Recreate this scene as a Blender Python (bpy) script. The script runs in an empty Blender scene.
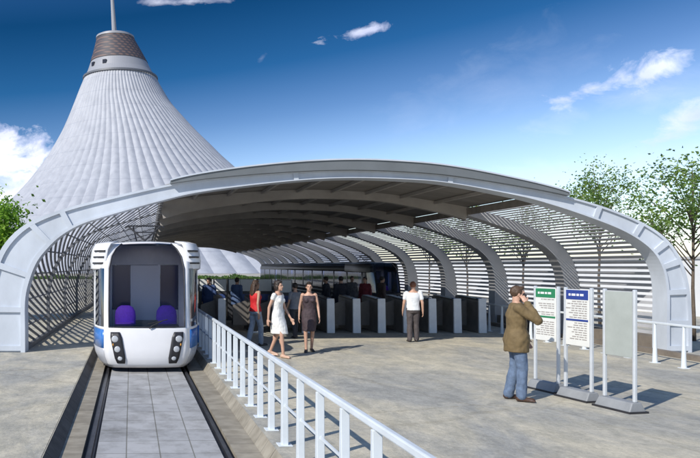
import bpy, bmesh, math, random
from mathutils import Vector, Matrix, noise
R = math.radians
PI = math.pi
rnd = random.Random(7)
scene = bpy.context.scene
col = scene.collection

# ------------------------------------------------------------------ view constants
F = 700.0; VX, VY = 148.0, 266.0; CAMH = 2.1
D0 = 17.0; S0 = D0 / F; BAY = 4.25; NB = 14
YEND = D0 + BAY * NB
YAW = 0.0243                       # the tramway runs 1.4 degrees off the canopy's axis
def X(px, d): return (px - VX) * d / F
def H(py, d): return CAMH + (VY - py) * d / F
def DG(py): return CAMH * F / (py - VY)

# ------------------------------------------------------------------ materials
MATS = {}
def nodes_of(m):
    m.use_nodes = True
    return m.node_tree.nodes, m.node_tree.links
def mat(name, c, rough=0.6, metal=0.0, var=0.0, scale=3.0, bump=0.0, bscale=40.0, stretch=(1, 1, 1), coat=0.0, spec=0.5, c2=None):
    if name in MATS: return MATS[name]
    m = bpy.data.materials.new(name); N, L = nodes_of(m)
    b = N['Principled BSDF']
    b.inputs['Base Color'].default_value = (*c, 1)
    b.inputs['Roughness'].default_value = rough
    b.inputs['Metallic'].default_value = metal
    b.inputs['Coat Weight'].default_value = coat
    b.inputs['Specular IOR Level'].default_value = spec
    if var > 0 or bump > 0:
        tc = N.new('ShaderNodeTexCoord'); mp = N.new('ShaderNodeMapping')
        mp.inputs['Scale'].default_value = stretch
        L.new(tc.outputs['Object'], mp.inputs['Vector'])
    if var > 0:
        n = N.new('ShaderNodeTexNoise'); n.inputs['Scale'].default_value = scale
        n.inputs['Detail'].default_value = 6; n.inputs['Roughness'].default_value = .65
        L.new(mp.outputs[0], n.inputs['Vector'])
        r = N.new('ShaderNodeValToRGB')
        lo = c2 if c2 else tuple(x * (1 - var) for x in c)
        hi = tuple(min(1, x * (1 + var * .6)) for x in c)
        r.color_ramp.elements[0].position = .32; r.color_ramp.elements[0].color = (*lo, 1)
        r.color_ramp.elements[1].position = .68; r.color_ramp.elements[1].color = (*hi, 1)
        L.new(n.outputs['Fac'], r.inputs['Fac']); L.new(r.outputs[0], b.inputs['Base Color'])
    if bump > 0:
        n2 = N.new('ShaderNodeTexNoise'); n2.inputs['Scale'].default_value = bscale; n2.inputs['Detail'].default_value = 4
        L.new(mp.outputs[0], n2.inputs['Vector'])
        bp = N.new('ShaderNodeBump'); bp.inputs['Strength'].default_value = bump; bp.inputs['Distance'].default_value = .02
        L.new(n2.outputs['Fac'], bp.inputs['Height']); L.new(bp.outputs[0], b.inputs['Normal'])
    MATS[name] = m
    return m
def glass(name, tint, alpha, rough=0.05, gcol=(.9, .93, 1)):
    """tinted pane: part see-through, part reflecting"""
    if name in MATS: return MATS[name]
    m = bpy.data.materials.new(name); N, L = nodes_of(m)
    N.remove(N['Principled BSDF']); out = N['Material Output']
    tr = N.new('ShaderNodeBsdfTransparent'); tr.inputs[0].default_value = (*tint, 1)
    gl = N.new('ShaderNodeBsdfGlossy'); gl.inputs['Roughness'].default_value = rough; gl.inputs[0].default_value = (*gcol, 1)
    fr = N.new('ShaderNodeFresnel'); fr.inputs[0].default_value = 1.5
    ad = N.new('ShaderNodeMath'); ad.operation = 'ADD'; ad.inputs[1].default_value = alpha
    mx = N.new('ShaderNodeMixShader')
    L.new(fr.outputs[0], ad.inputs[0]); L.new(ad.outputs[0], mx.inputs[0])
    L.new(tr.outputs[0], mx.inputs[1]); L.new(gl.outputs[0], mx.inputs[2]); L.new(mx.outputs[0], out.inputs[0])
    MATS[name] = m
    return m

# ------------------------------------------------------------------ mesh helpers
class MB:
    def __init__(s): s.bm = bmesh.new()
    def box(s, c, d, rz=0, taper=None):
        hx, hy, hz = d[0] / 2, d[1] / 2, d[2] / 2
        tx, ty = taper if taper else (1, 1)
        M = Matrix.Rotation(rz, 3, 'Z'); c = Vector(c); v = []
        for z, kx, ky in ((-hz, 1, 1), (hz, tx, ty)):
            for x, y in ((-hx, -hy), (hx, -hy), (hx, hy), (-hx, hy)):
                v.append(s.bm.verts.new(c + M @ Vector((x * kx, y * ky, z))))
        for f in ((3, 2, 1, 0), (4, 5, 6, 7), (0, 1, 5, 4), (1, 2, 6, 5), (2, 3, 7, 6), (3, 0, 4, 7)):
            s.bm.faces.new([v[i] for i in f])
        return s
    def hexa(s, pts):
        v = [s.bm.verts.new(Vector(p)) for p in pts]
        for f in ((3, 2, 1, 0), (4, 5, 6, 7), (0, 1, 5, 4), (1, 2, 6, 5), (2, 3, 7, 6), (3, 0, 4, 7)):
            s.bm.faces.new([v[i] for i in f])
        return s
    def face(s, pts):
        s.bm.faces.new([s.bm.verts.new(Vector(p)) for p in pts]); return s
    def tube(s, pts, rs, n=8, cap=True):
        pts = [Vector(p) for p in pts]
        if not isinstance(rs, (list, tuple)): rs = [rs] * len(pts)
        rings = []; ref = None
        for i, p in enumerate(pts):
            a = pts[max(0, i - 1)]; b = pts[min(len(pts) - 1, i + 1)]
            t = (b - a).normalized()
            if ref is None:
                ref = Vector((0, 0, 1)) if abs(t.z) < .9 else Vector((1, 0, 0))
            u = (ref - t * ref.dot(t)).normalized(); w = t.cross(u); ref = u
            rings.append([s.bm.verts.new(p + (u * math.cos(2 * PI * k / n) + w * math.sin(2 * PI * k / n)) * rs[i]) for k in range(n)])
        for A, B in zip(rings, rings[1:]):
            for k in range(n):
                s.bm.faces.new((A[k], A[(k + 1) % n], B[(k + 1) % n], B[k]))
        if cap:
            s.bm.faces.new(rings[0][::-1]); s.bm.faces.new(rings[-1])
        return s
    def ell(s, c, r, M=None, nu=16, nv=10):
        c = Vector(c); M = M or Matrix.Identity(3)
        top = s.bm.verts.new(c + M @ Vector((0, 0, r[2]))); bot = s.bm.verts.new(c + M @ Vector((0, 0, -r[2])))
        rings = []
        for j in range(1, nv):
            th = PI * j / nv
            rings.append([s.bm.verts.new(c + M @ Vector((r[0] * math.sin(th) * math.cos(2 * PI * i / nu), r[1] * math.sin(th) * math.sin(2 * PI * i / nu), r[2] * math.cos(th)))) for i in range(nu)])
        for i in range(nu):
            k = (i + 1) % nu
            s.bm.faces.new((top, rings[0][i], rings[0][k])); s.bm.faces.new((bot, rings[-1][k], rings[-1][i]))
            for A, B in zip(rings, rings[1:]): s.bm.faces.new((A[i], B[i], B[k], A[k]))
        return s
    def cap(s, p0, p1, r0, r1, n=12):
        """tapered capsule"""
        p0, p1 = Vector(p0), Vector(p1); t = (p1 - p0)
        if t.length < 1e-5: return s.ell(p0, (r0, r0, r0))
        t.normalize()
        pts, rs = [], []
        for k in range(4):
            a = PI / 2 * k / 4
            pts.append(p0 - t * r0 * math.cos(a)); rs.append(max(r0 * math.sin(a), r0 * .06))
        pts.append(p0); rs.append(r0); pts.append(p1); rs.append(r1)
        for k in range(3, -1, -1):
            a = PI / 2 * k / 4
            pts.append(p1 + t * r1 * math.cos(a)); rs.append(max(r1 * math.sin(a), r1 * .06))
        return s.tube(pts, rs, n)
    def loft(s, secs, n=20):
        """secs: (cx, cy, z, rx, ry)"""
        rings = [[s.bm.verts.new((cx + rx * math.cos(2 * PI * k / n), cy + ry * math.sin(2 * PI * k / n), z)) for k in range(n)] for cx, cy, z, rx, ry in secs]
        for A, B in zip(rings, rings[1:]):
            for k in range(n): s.bm.faces.new((A[k], A[(k + 1) % n], B[(k + 1) % n], B[k]))
        s.bm.faces.new(rings[0][::-1]); s.bm.faces.new(rings[-1])
        return s
    def grid(s, rows, close=False):
        V = [[s.bm.verts.new(Vector(p)) for p in r] for r in rows]
        for A, B in zip(V, V[1:]):
            m = len(A)
            for k in range(m if close else m - 1): s.bm.faces.new((A[k], A[(k + 1) % m], B[(k + 1) % m], B[k]))
        return s
    def build(s, name, m, parent=None, world=False, smooth=False, normals=True, angle=None):
        if normals: bmesh.ops.recalc_face_normals(s.bm, faces=s.bm.faces)
        me = bpy.data.meshes.new(name)
        if world and parent is not None:
            bmesh.ops.translate(s.bm, verts=s.bm.verts, vec=-parent.location)
        if smooth:
            for f in s.bm.faces: f.smooth = True
        s.bm.to_mesh(me); s.bm.free()
        if angle: me.shade_smooth(); me.set_sharp_from_angle(angle=R(angle))
        for k in (m if isinstance(m, (list, tuple)) else [m]): me.materials.append(k)
        o = bpy.data.objects.new(name, me); col.objects.link(o)
        if parent is not None: o.parent = parent
        return o
def bevel(o, w, seg=2):
    b = o.modifiers.new('bevel', 'BEVEL'); b.width = w; b.segments = seg; b.limit_method = 'ANGLE'; b.angle_limit = R(40)
    return o
def tag(o, label=None, cat=None, group=None, kind=None):
    if label: o['label'] = label
    if cat: o['category'] = cat
    if group: o['group'] = group
    if kind: o['kind'] = kind
    return o
def empty(name, loc=(0, 0, 0), rz=0, **kw):
    o = bpy.data.objects.new(name, None); col.objects.link(o)
    o.location = loc; o.rotation_euler = (0, 0, rz); o.empty_display_size = .3
    return tag(o, **kw)
def kids(o): return [c for c in bpy.data.objects if c.parent == o]
def copy_tree(o, parent=None):
    c = o.copy(); col.objects.link(c)
    if parent is not None: c.parent = parent
    for ch in kids(o): copy_tree(ch, c)
    return c
def remeshed(mb, voxel, smooth=4, fac=.5):
    me = bpy.data.meshes.new('tmp'); bmesh.ops.recalc_face_normals(mb.bm, faces=mb.bm.faces); mb.bm.to_mesh(me); mb.bm.free()
    o = bpy.data.objects.new('tmp', me); col.objects.link(o)
    r = o.modifiers.new('r', 'REMESH'); r.mode = 'VOXEL'; r.voxel_size = voxel; r.use_smooth_shade = True
    if smooth:
        q = o.modifiers.new('s', 'SMOOTH'); q.iterations = smooth; q.factor = fac
    dg = bpy.context.evaluated_depsgraph_get()
    out = bpy.data.meshes.new_from_object(o.evaluated_get(dg))
    bpy.data.objects.remove(o); bpy.data.meshes.remove(me)
    for p in out.polygons: p.use_smooth = True
    return out
def displace(me, kx, kz, amp):
    nv = len(me.vertices); co = [0.0] * nv * 3; no = [0.0] * nv * 3
    me.vertices.foreach_get('co', co); me.vertex_normals.foreach_get('vector', no)
    for i in range(0, nv * 3, 3):
        d = noise.noise(Vector((co[i] * kx, co[i + 1] * kx, co[i + 2] * kz))) * amp
        for k in range(3): co[i + k] += no[i + k] * d
    me.vertices.foreach_set('co', co); me.update()
def mesh_obj(name, me, m, parent):
    me.materials.clear(); me.materials.append(m); me.name = name
    o = bpy.data.objects.new(name, me); col.objects.link(o); o.parent = parent
    return o

# ------------------------------------------------------------------ palette
white_steel = mat('white_painted_steel', (.66, .71, .75), .4, 0, .12, 1.5, .05, 60)
rim_white = mat('canopy_white_paint', (.535, .58, .645), .45, 0, .16, .9, .05, 30, (1, 1, .5))
rib_grey = mat('rib_grey_paint', (.42, .42, .43), .5, 0, .15, 1.2, .05, 30)
fascia_grey = mat('fascia_grey', (.15, .165, .175), .5, 0, .15, 1)
deck_brown = mat('roof_underside_brown', (.215, .20, .185), .7, 0, .25, .7, .1, 8, (1, 3, 1))
beam_brown = mat('roof_beam_brown', (.34, .32, .30), .6, 0, .2, 1)
lattice_dark = mat('lattice_dark_steel', (.16, .165, .18), .5, .2, .2, 2)
louvre_grey = mat('louvre_grey', (.50, .51, .54), .5, 0, .15, 1)
plinth_brown = mat('plinth_brown_stone', (.20, .17, .14), .8, 0, .3, 2, .3, 20)

# ------------------------------------------------------------------ ground
def ground_material():
    m = bpy.data.materials.new('worn_concrete'); N, L = nodes_of(m); b = N['Principled BSDF']
    tc = N.new('ShaderNodeTexCoord')
    def nz(scale, st, det=8, rough=.6, dist=0):
        mp = N.new('ShaderNodeMapping'); mp.inputs['Scale'].default_value = st
        L.new(tc.outputs['Object'], mp.inputs[0])
        n = N.new('ShaderNodeTexNoise'); n.inputs['Scale'].default_value = scale; n.inputs['Detail'].default_value = det
        n.inputs['Roughness'].default_value = rough; n.inputs['Distortion'].default_value = dist
        L.new(mp.outputs[0], n.inputs['Vector']); return n
    def ramp(n, p0, c0, p1, c1):
        r = N.new('ShaderNodeValToRGB'); e = r.color_ramp.elements
        e[0].position = p0; e[0].color = (*c0, 1); e[1].position = p1; e[1].color = (*c1, 1)
        L.new(n.outputs['Fac'], r.inputs[0]); return r
    def mix(fac, a, bb, mode='MIX'):
        x = N.new('ShaderNodeMix'); x.data_type = 'RGBA'; x.blend_type = mode
        if isinstance(fac, float): x.inputs[0].default_value = fac
        else: L.new(fac, x.inputs[0])
        L.new(a, x.inputs[6]); L.new(bb, x.inputs[7]); return x.outputs[2]
    big = ramp(nz(.55, (1, .55, 1), 9, .7, .5), .40, (.42, .41, .375), .60, (.65, .59, .46))
    mid = ramp(nz(2.6, (1, .6, 1), 9, .8, .3), .40, (.66, .67, .66), .60, (1.06, 1.05, 1.02))
    fine = ramp(nz(14, (1, .7, 1), 9, .85), .36, (.66, .66, .66), .64, (1.08, 1.08, 1.08))
    c = mix(.75, big.outputs[0], mid.outputs[0], 'MULTIPLY')
    c = mix(.8, c, fine.outputs[0], 'MULTIPLY')
    vo = N.new('ShaderNodeTexVoronoi'); vo.feature = 'DISTANCE_TO_EDGE'; vo.inputs['Scale'].default_value = .35
    dn = nz(1.2, (1, 1, 1), 6, .7)
    ad = N.new('ShaderNodeMix'); ad.data_type = 'VECTOR'; ad.inputs[0].default_value = .25
    L.new(tc.outputs['Object'], ad.inputs[4]); L.new(dn.outputs['Color'], ad.inputs[5]); L.new(ad.outputs[1], vo.inputs['Vector'])
    cr = N.new('ShaderNodeValToRGB'); e = cr.color_ramp.elements
    e[0].position = 0; e[0].color = (.72, .70, .66, 1); e[1].position = .012; e[1].color = (1, 1, 1, 1)
    L.new(vo.outputs['Distance'], cr.inputs[0])
    c = mix(.55, c, cr.outputs[0], 'MULTIPLY')
    L.new(c, b.inputs['Base Color']); b.inputs['Roughness'].default_value = .85
    bn = nz(18, (1, 1, 1), 8, .75); bp = N.new('ShaderNodeBump'); bp.inputs['Strength'].default_value = .5; bp.inputs['Distance'].default_value = .03
    L.new(bn.outputs['Fac'], bp.inputs['Height']); L.new(bp.outputs[0], b.inputs['Normal'])
    return m
def tw(xt, y, z=0):          # tramway coordinates to world
    return Vector((xt * math.cos(YAW) - y * math.sin(YAW), xt * math.sin(YAW) + y * math.cos(YAW), z))
XL, XR = -.97, 1.655
YA, YB = -6.0, 130.0
g = MB()
a0, a1, b0, b1 = tw(XL, YA), tw(XL, YB), tw(XR, YA), tw(XR, YB)
W = 900
g.face([(-W, a0.y, 0), a0, a1, (-W, a1.y, 0)])
g.face([b0, (W, b0.y, 0), (W, b1.y, 0), b1])
g.face([(-W, a1.y, 0), a1, b1, (W, b1.y, 0), (W, 2200, 0), (-W, 2200, 0)])
g.face([(-W, -60, 0), (W, -60, 0), (W, b0.y, 0), b0, a0, (-W, a0.y, 0)])
tag(g.build('ground', ground_material()), kind='structure')
TD = -.15                    # depth of the track bed
def paver_material():
    m = bpy.data.materials.new('track_pavers'); N, L = nodes_of(m); b = N['Principled BSDF']
    tc = N.new('ShaderNodeTexCoord')
    br = N.new('ShaderNodeTexBrick'); br.offset = 0; br.inputs['Scale'].default_value = 1
    br.inputs['Brick Width'].default_value = .405; br.inputs['Row Height'].default_value = .6
    br.inputs['Mortar Size'].default_value = .008; br.inputs['Bias'].default_value = 0
    br.inputs['Color1'].default_value = (.37, .37, .37, 1); br.inputs['Color2'].default_value = (.44, .435, .43, 1); br.inputs['Mortar'].default_value = (.20, .195, .17, 1)
    mp = N.new('ShaderNodeMapping'); mp.inputs['Location'].default_value = (.46, 0, 0)
    L.new(tc.outputs['Object'], mp.inputs[0]); L.new(mp.outputs[0], br.inputs['Vector'])
    n = N.new('ShaderNodeTexNoise'); n.inputs['Scale'].default_value = 2.5; n.inputs['Detail'].default_value = 8; n.inputs['Roughness'].default_value = .7
    L.new(tc.outputs['Object'], n.inputs['Vector'])
    r = N.new('ShaderNodeValToRGB'); r.color_ramp.elements[0].position = .3; r.color_ramp.elements[0].color = (.50, .49, .46, 1); r.color_ramp.elements[1].position = .58
    L.new(n.outputs['Fac'], r.inputs[0])
    x = N.new('ShaderNodeMix'); x.data_type = 'RGBA'; x.blend_type = 'MULTIPLY'; x.inputs[0].default_value = .9
    L.new(br.outputs[0], x.inputs[6]); L.new(r.outputs[0], x.inputs[7]); L.new(x.outputs[2], b.inputs['Base Color'])
    b.inputs['Roughness'].default_value = .75
    bp = N.new('ShaderNodeBump'); bp.inputs['Strength'].default_value = .4; bp.inputs['Distance'].default_value = .01
    L.new(br.outputs['Fac'], bp.inputs['Height']); bp.invert = True; L.new(bp.outputs[0], b.inputs['Normal'])
    return m
def track_part(name, mb, m):
    o = mb.build(name, m); o.rotation_euler = (0, 0, YAW); tag(o, kind='structure'); return o
def slab_material(name, c, w):
    m = bpy.data.materials.new(name); N, L = nodes_of(m); b = N['Principled BSDF']
    tc = N.new('ShaderNodeTexCoord'); br = N.new('ShaderNodeTexBrick'); br.offset = 0; br.inputs['Scale'].default_value = 1
    br.inputs['Brick Width'].default_value = w; br.inputs['Row Height'].default_value = .42; br.inputs['Mortar Size'].default_value = .007
    br.inputs['Color1'].default_value = (*c, 1); br.inputs['Color2'].default_value = (*[k * .82 for k in c], 1); br.inputs['Mortar'].default_value = (*[k * .5 for k in c], 1)
    L.new(tc.outputs['Object'], br.inputs['Vector'])
    n = N.new('ShaderNodeTexNoise'); n.inputs['Scale'].default_value = 5; n.inputs['Detail'].default_value = 8
    L.new(tc.outputs['Object'], n.inputs['Vector'])
    r = N.new('ShaderNodeValToRGB'); r.color_ramp.elements[0].position = .3; r.color_ramp.elements[0].color = (.6, .58, .55, 1); r.color_ramp.elements[1].position = .7
    L.new(n.outputs['Fac'], r.inputs[0])
    x = N.new('ShaderNodeMix'); x.data_type = 'RGBA'; x.blend_type = 'MULTIPLY'; x.inputs[0].default_value = .9
    L.new(br.outputs[0], x.inputs[6]); L.new(r.outputs[0], x.inputs[7]); L.new(x.outputs[2], b.inputs['Base Color'])
    b.inputs['Roughness'].default_value = .85
    return m
tan = slab_material('tan_side_slabs', (.36, .325, .26), 5.0)
track_part('track_paving', MB().box((.3375, 62, TD - .1), (1.505, 136, .2)), paver_material())
s = MB()
s.box((-.725, 62, TD - .1), (.28, 136, .2)); s.box((1.41, 62, TD - .1), (.32, 136, .2))
track_part('track_side_paving', s, tan)
s = MB()
s.box((-.50, 62, TD - .16), (.169, 136, .2)); s.box((1.17, 62, TD - .16), (.159, 136, .2))
track_part('track_groove', s, mat('groove_dark', (.022, .022, .028), .7, 0, .3, 4))
s = MB()
for xr in (-.50, 1.17):
    s.box((xr, 62, TD - .03), (.05, 136, .05)); s.box((xr, 62, TD - .058), (.10, 136, .006))
track_part('track_rail', s, mat('rail_steel', (.10, .10, .11), .4, .7, .3, 5))
def chamfer(x0, x1):
    m = MB()
    for k in range(68):
        y0, y1 = -6 + k * 2, -6 + k * 2 + 1.985
        m.hexa([(x0, y0, -.35), (x1, y0, -.35), (x1, y1, -.35), (x0, y1, -.35), (x0, y0, TD + .004 if x0 > 0 else .004), (x1, y0, .004 if x0 > 0 else TD + .004), (x1, y1, .004 if x0 > 0 else TD + .004), (x0, y1, TD + .004 if x0 > 0 else .004)])
    return m
track_part('track_kerb', chamfer(-.985, -.845), mat('edge_dark_stone', (.12, .105, .09), .85, 0, .35, 3, .3, 15))
track_part('track_kerb', chamfer(1.56, 1.66), tan)

# ------------------------------------------------------------------ canopy
O_PX = [(-12, 357), (-12, 330), (-12, 305), (-9, 275), (0, 248), (10, 236), (28, 222), (60, 210), (100, 199.5), (168, 184.5), (228, 177), (296, 172), (350, 170.5), (400, 172), (450, 176), (520, 187), (568, 196.5), (605, 207), (642, 222), (668, 239), (683, 262), (690, 290), (692, 320), (692, 340), (692, 357)]
I_PX = [(25, 357), (25, 330), (25, 300), (29, 281), (36, 263), (44, 252), (59, 237), (79, 225), (98, 218.5), (120, 212), (162, 200.5), (203, 191.5), (280, 182), (340, 178), (400, 179), (450, 183), (520, 196), (550, 204), (578, 213), (613, 226), (635, 237), (653, 251), (663, 268), (667, 290), (667, 320), (667, 357)]
def p2(p): return Vector((X(p[0], D0), H(p[1], D0)))
def catmull(P, n=12):
    out = []
    for i in range(len(P) - 1):
        p0 = P[max(0, i - 1)]; p1 = P[i]; p2_ = P[i + 1]; p3 = P[min(len(P) - 1, i + 2)]
        for k in range(n):
            t = k / n
            out.append(.5 * ((2 * p1) + (-p0 + p2_) * t + (2 * p0 - 5 * p1 + 4 * p2_ - p3) * t * t + (-p0 + 3 * p1 - 3 * p2_ + p3) * t ** 3))
    out.append(P[-1]); return out
class Poly:
    def __init__(s, P):
        s.P = P; s.L = [0]
        for a, b in zip(P, P[1:]): s.L.append(s.L[-1] + (b - a).length)
        s.len = s.L[-1]
    def at(s, d):
        d = min(max(d, 0), s.len)
        lo, hi = 0, len(s.L) - 1
        while hi - lo > 1:
            m = (lo + hi) // 2
            if s.L[m] <= d: lo = m
            else: hi = m
        k = (d - s.L[lo]) / max(1e-9, s.L[hi] - s.L[lo])
        return s.P[lo].lerp(s.P[hi], k)
    def nearest(s, q): return min(range(len(s.P)), key=lambda i: (s.P[i] - q).length)
IN = Poly(catmull([p2(p) for p in I_PX])); OU_raw = catmull([p2(p) for p in O_PX])
# pair every inner point with an outer one: march along both, shortest link, never backwards
NT = 200
OUP = Poly(OU_raw)
inner, outer = [], []
last = 0.0
for k in range(NT + 1):
    q = IN.at(IN.len * k / NT)
    a = IN.at(IN.len * k / NT - .02); b = IN.at(IN.len * k / NT + .02)
    t = (b - a).normalized(); nrm = Vector((-t.y, t.x))        # outward (left of travel)
    best, bd = last, 1e9; d = last
    while d < min(OUP.len, last + 1.2):
        w = OUP.at(d) - q
        e = abs(w.dot(t)) + (10 if w.dot(nrm) < 0 else 0)
        if e < bd: bd, best = e, d
        d += .01
    last = best; inner.append(q); outer.append(OUP.at(best))
outer[0] = OUP.at(0); outer[-1] = OUP.at(OUP.len)
def sm(v, it=6):
    for _ in range(it):
        v = [v[0]] + [v[i] * .5 + (v[i - 1] + v[i + 1]) * .25 for i in range(1, len(v) - 1)] + [v[-1]]
    return v
outer = sm(outer); inner = sm(inner, 2)
def prof(t, u):              # t 0..1 along the arch from the left foot to the right foot, u 0 inside .. 1 outside
    k = min(max(t, 0), 1) * NT; i = min(int(k), NT - 1); f = k - i
    return inner[i].lerp(inner[i + 1], f).lerp(outer[i].lerp(outer[i + 1], f), u)
def t_at_x(x, u=.5, right=False):
    if right is None:
        rng = range(NT + 1)
    rng = range(NT // 4, 3 * NT // 4 + 30)
    return min(rng, key=lambda i: abs(prof(i / NT, u).x - x)) / NT
def t_near_outer(px, py):
    q = p2((px, py)); return min(range(NT + 1), key=lambda i: (outer[i] - q).length) / NT
def band(mb, t0, t1, u0, u1, y0, y1, n=None, ends=True, faces='fbio'):
    """solid strip of the arch: t range, u range, y range; faces front back inner outer"""
    n = n or max(2, int((t1 - t0) * NT))
    R4 = [[], [], [], []]
    for k in range(n + 1):
        t = t0 + (t1 - t0) * k / n
        a, b = prof(t, u0), prof(t, u1)
        for j, (p, y) in enumerate(((a, y0), (b, y0), (b, y1), (a, y1))):
            R4[j].append(mb.bm.verts.new((p.x, y, p.y)))
    for k in range(n):
        for j, c in enumerate('fobi'):
            if c in faces:
                A, B = R4[j], R4[(j + 1) % 4]
                mb.bm.faces.new((A[k], A[k + 1], B[k + 1], B[k]))
    if ends:
        mb.bm.faces.new([R4[j][0] for j in range(4)]); mb.bm.faces.new([R4[j][n] for j in range(3, -1, -1)])
canopy = empty('arched_canopy', (5.1, D0, 0), label='long arched white station canopy with dark roof and slatted sides over the gates', cat='canopy')
# front rim: body with raised flanges round sunken panels
rim = MB()
YF, YP, YR = D0, D0 + .055, D0 + .5
band(rim, 0, 1, 0, 1, YP, YR)
def raised(t0, t1, u0, u1):
    n = max(1, int((t1 - t0) * NT)); A, B, C, D = [], [], [], []
    for k in range(n + 1):
        t = t0 + (t1 - t0) * k / n; a, b = prof(t, u0), prof(t, u1)
        A.append(rim.bm.verts.new((a.x, YF, a.y))); B.append(rim.bm.verts.new((b.x, YF, b.y)))
        C.append(rim.bm.verts.new((b.x, YP, b.y))); D.append(rim.bm.verts.new((a.x, YP, a.y)))
    for k in range(n):
        for P, Q in ((A, B), (B, C), (D, A)): rim.bm.faces.new((P[k], P[k + 1], Q[k + 1], Q[k]))
    rim.bm.faces.new((A[0], B[0], C[0], D[0])); rim.bm.faces.new((A[n], D[n], C[n], B[n]))
raised(0, 1, 0, .12); raised(0, 1, .86, 1)
seams = [t_near_outer(*p) for p in ((-12, 348), (-12, 309), (-4, 262), (28, 222), (60, 211), (296, 173), (450, 177), (600, 206), (642, 222), (668, 239), (683, 262), (690, 290), (692, 322), (692, 350))]
for t in seams: raised(max(0, t - .0028), min(1, t + .0028), .12, .86)
rim.build('entrance_arch', rim_white, canopy, world=True)
TL, TR = t_at_x(.42), t_at_x(9.75)
TSL, TSR = t_at_x(.49, 1), t_at_x(10.2, 1)
# fascia slab over the rim
fa = MB()
def thick(k): return .07 + .17 * math.sin(PI * min(max(k, 0), 1)) ** .7
def slab(mb, ta, tb, y0, y1, n=60, lo=0.002, full=True):
    q = [[], [], [], []]
    for k in range(n + 1):
        t = ta + (tb - ta) * k / n; p = prof(t, 1); th = thick(k / n)
        for j, (z, y) in enumerate(((p.y + lo, y0), (p.y + th, y0), (p.y + th, y1), (p.y + lo, y1))):
            q[j].append(mb.bm.verts.new((p.x, y, z)))
    for k in range(n):
        for j in range(4): mb.bm.faces.new((q[j][k], q[j][k + 1], q[(j + 1) % 4][k + 1], q[(j + 1) % 4][k]))
    mb.bm.faces.new([q[j][0] for j in range(4)]); mb.bm.faces.new([q[j][n] for j in (3, 2, 1, 0)])
slab(fa, TSL, TSR, D0 - .12, D0 + .7)
fa.build('roof_fascia', fascia_grey, canopy, world=True)
cp = MB()
n = 60
for k in range(n):
    ta = TSL + (TSR - TSL) * k / n; tb = TSL + (TSR - TSL) * (k + 1) / n
    a, b = prof(ta, 1), prof(tb, 1); ha, hb = a.y + thick(k / n), b.y + thick((k + 1) / n)
    y0, y1 = D0 - .15, D0 + .72
    cp.hexa([(a.x, y0, ha), (b.x, y0, hb), (b.x, y1, hb), (a.x, y1, ha), (a.x, y0, ha + .035), (b.x, y0, hb + .035), (b.x, y1, hb + .035), (a.x, y1, ha + .035)])
bmesh.ops.remove_doubles(cp.bm, verts=cp.bm.verts, dist=.0005)
cp.build('fascia_capping', rim_white, canopy, world=True)
dk = MB(); slab(dk, TL, TR, D0 + .7, YEND + .5)
dk.build('roof_deck', deck_brown, canopy, world=True)
lp = MB()
for k in range(1, 9):
    t = TL + (TR - TL) * k / 9; p = prof(t, 1)
    lp.box((p.x, (D0 + .5 + YEND) / 2, p.y - .05), (.07, YEND - D0 - .5, .09))
lp.build('roof_purlin', beam_brown, canopy, world=True)
for s_ in (TL, TR):
    e = MB(); p = prof(s_, .5)
    e.box((p.x, (D0 + .5 + YEND) / 2, p.y), (.10, YEND - D0 - .5, .20))
    e.build('roof_edge_beam', deck_brown, canopy, world=True)
for j in range(1, NB + 1):
    y = D0 + BAY * j
    m = MB(); band(m, TL, TR, -.5, .98, y, y + .22); m.build('roof_beam', beam_brown, canopy, world=True)
    m = MB(); band(m, TR, 1, 0, .84, y - .06, y + .40)
    m.build('side_rib', rib_grey, canopy, world=True)
    m = MB(); band(m, 0, TL, .0, .10, y, y + .10); m.build('side_rib', lattice_dark, canopy, world=True)
# left lattice: diagonal bars on the inner face
la = MB()
tl = [TL * k / 160 for k in range(161)]
sl = [0]
for a, b in zip(tl, tl[1:]): sl.append(sl[-1] + (prof(b, .13) - prof(a, .13)).length)
SL = sl[-1]
def t_of_s(s_):
    for k in range(160):
        if sl[k + 1] >= s_: return tl[k] + (tl[k + 1] - tl[k]) * (s_ - sl[k]) / max(1e-6, sl[k + 1] - sl[k])
    return TL
def surf(s_, y, du=0):
    p = prof(t_of_s(s_), .13 + du); return Vector((p.x, y, p.y))
def ribbon(mb, path, w, du):
    V = []
    for s_, y, ws, wy in path:
        V.append([mb.bm.verts.new(surf(min(max(s_ + k * ws * w, 0), SL), y + k * wy * w, d)) for k, d in ((-.5, 0), (.5, 0), (.5, du), (-.5, du))])
    for A, B in zip(V, V[1:]):
        for k in range(4): mb.bm.faces.new((A[k], B[k], B[(k + 1) % 4], A[(k + 1) % 4]))
q = .7071
SLOPE = .22
y = D0 + .5
while y < YEND + SL / SLOPE:
    path = []
    for k in range(41):
        s_ = SL * k / 40; yy = y - s_ / SLOPE
        path.append((s_, yy, 1, 0))
    ya_, yb_ = D0 + .5, YEND
    path = [p for p in path if ya_ <= p[1] <= yb_]
    if path:
        for yy in (ya_, yb_):
            s_ = (y - yy) * SLOPE
            if 0 < s_ < SL: path = ([(s_, yy, 1, 0)] + path) if yy == yb_ else (path + [(s_, yy, 1, 0)])
    if len(path) > 1: ribbon(la, path, .07, .03)
    y += .19 / SLOPE
for k in range(1, 9):
    s_ = SL * k / 9
    ribbon(la, [(s_, D0 + .5, 1, 0), (s_, YEND, 1, 0)], .022, .06)
la.build('lattice_screen', lattice_dark, canopy, world=True)
b = MB(); p = prof(0, .06); b.box((p.x, (D0 + .5 + YEND) / 2, .06), (.10, YEND - D0 - .5, .12)); b.build('base_rail', lattice_dark, canopy, world=True)
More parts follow.
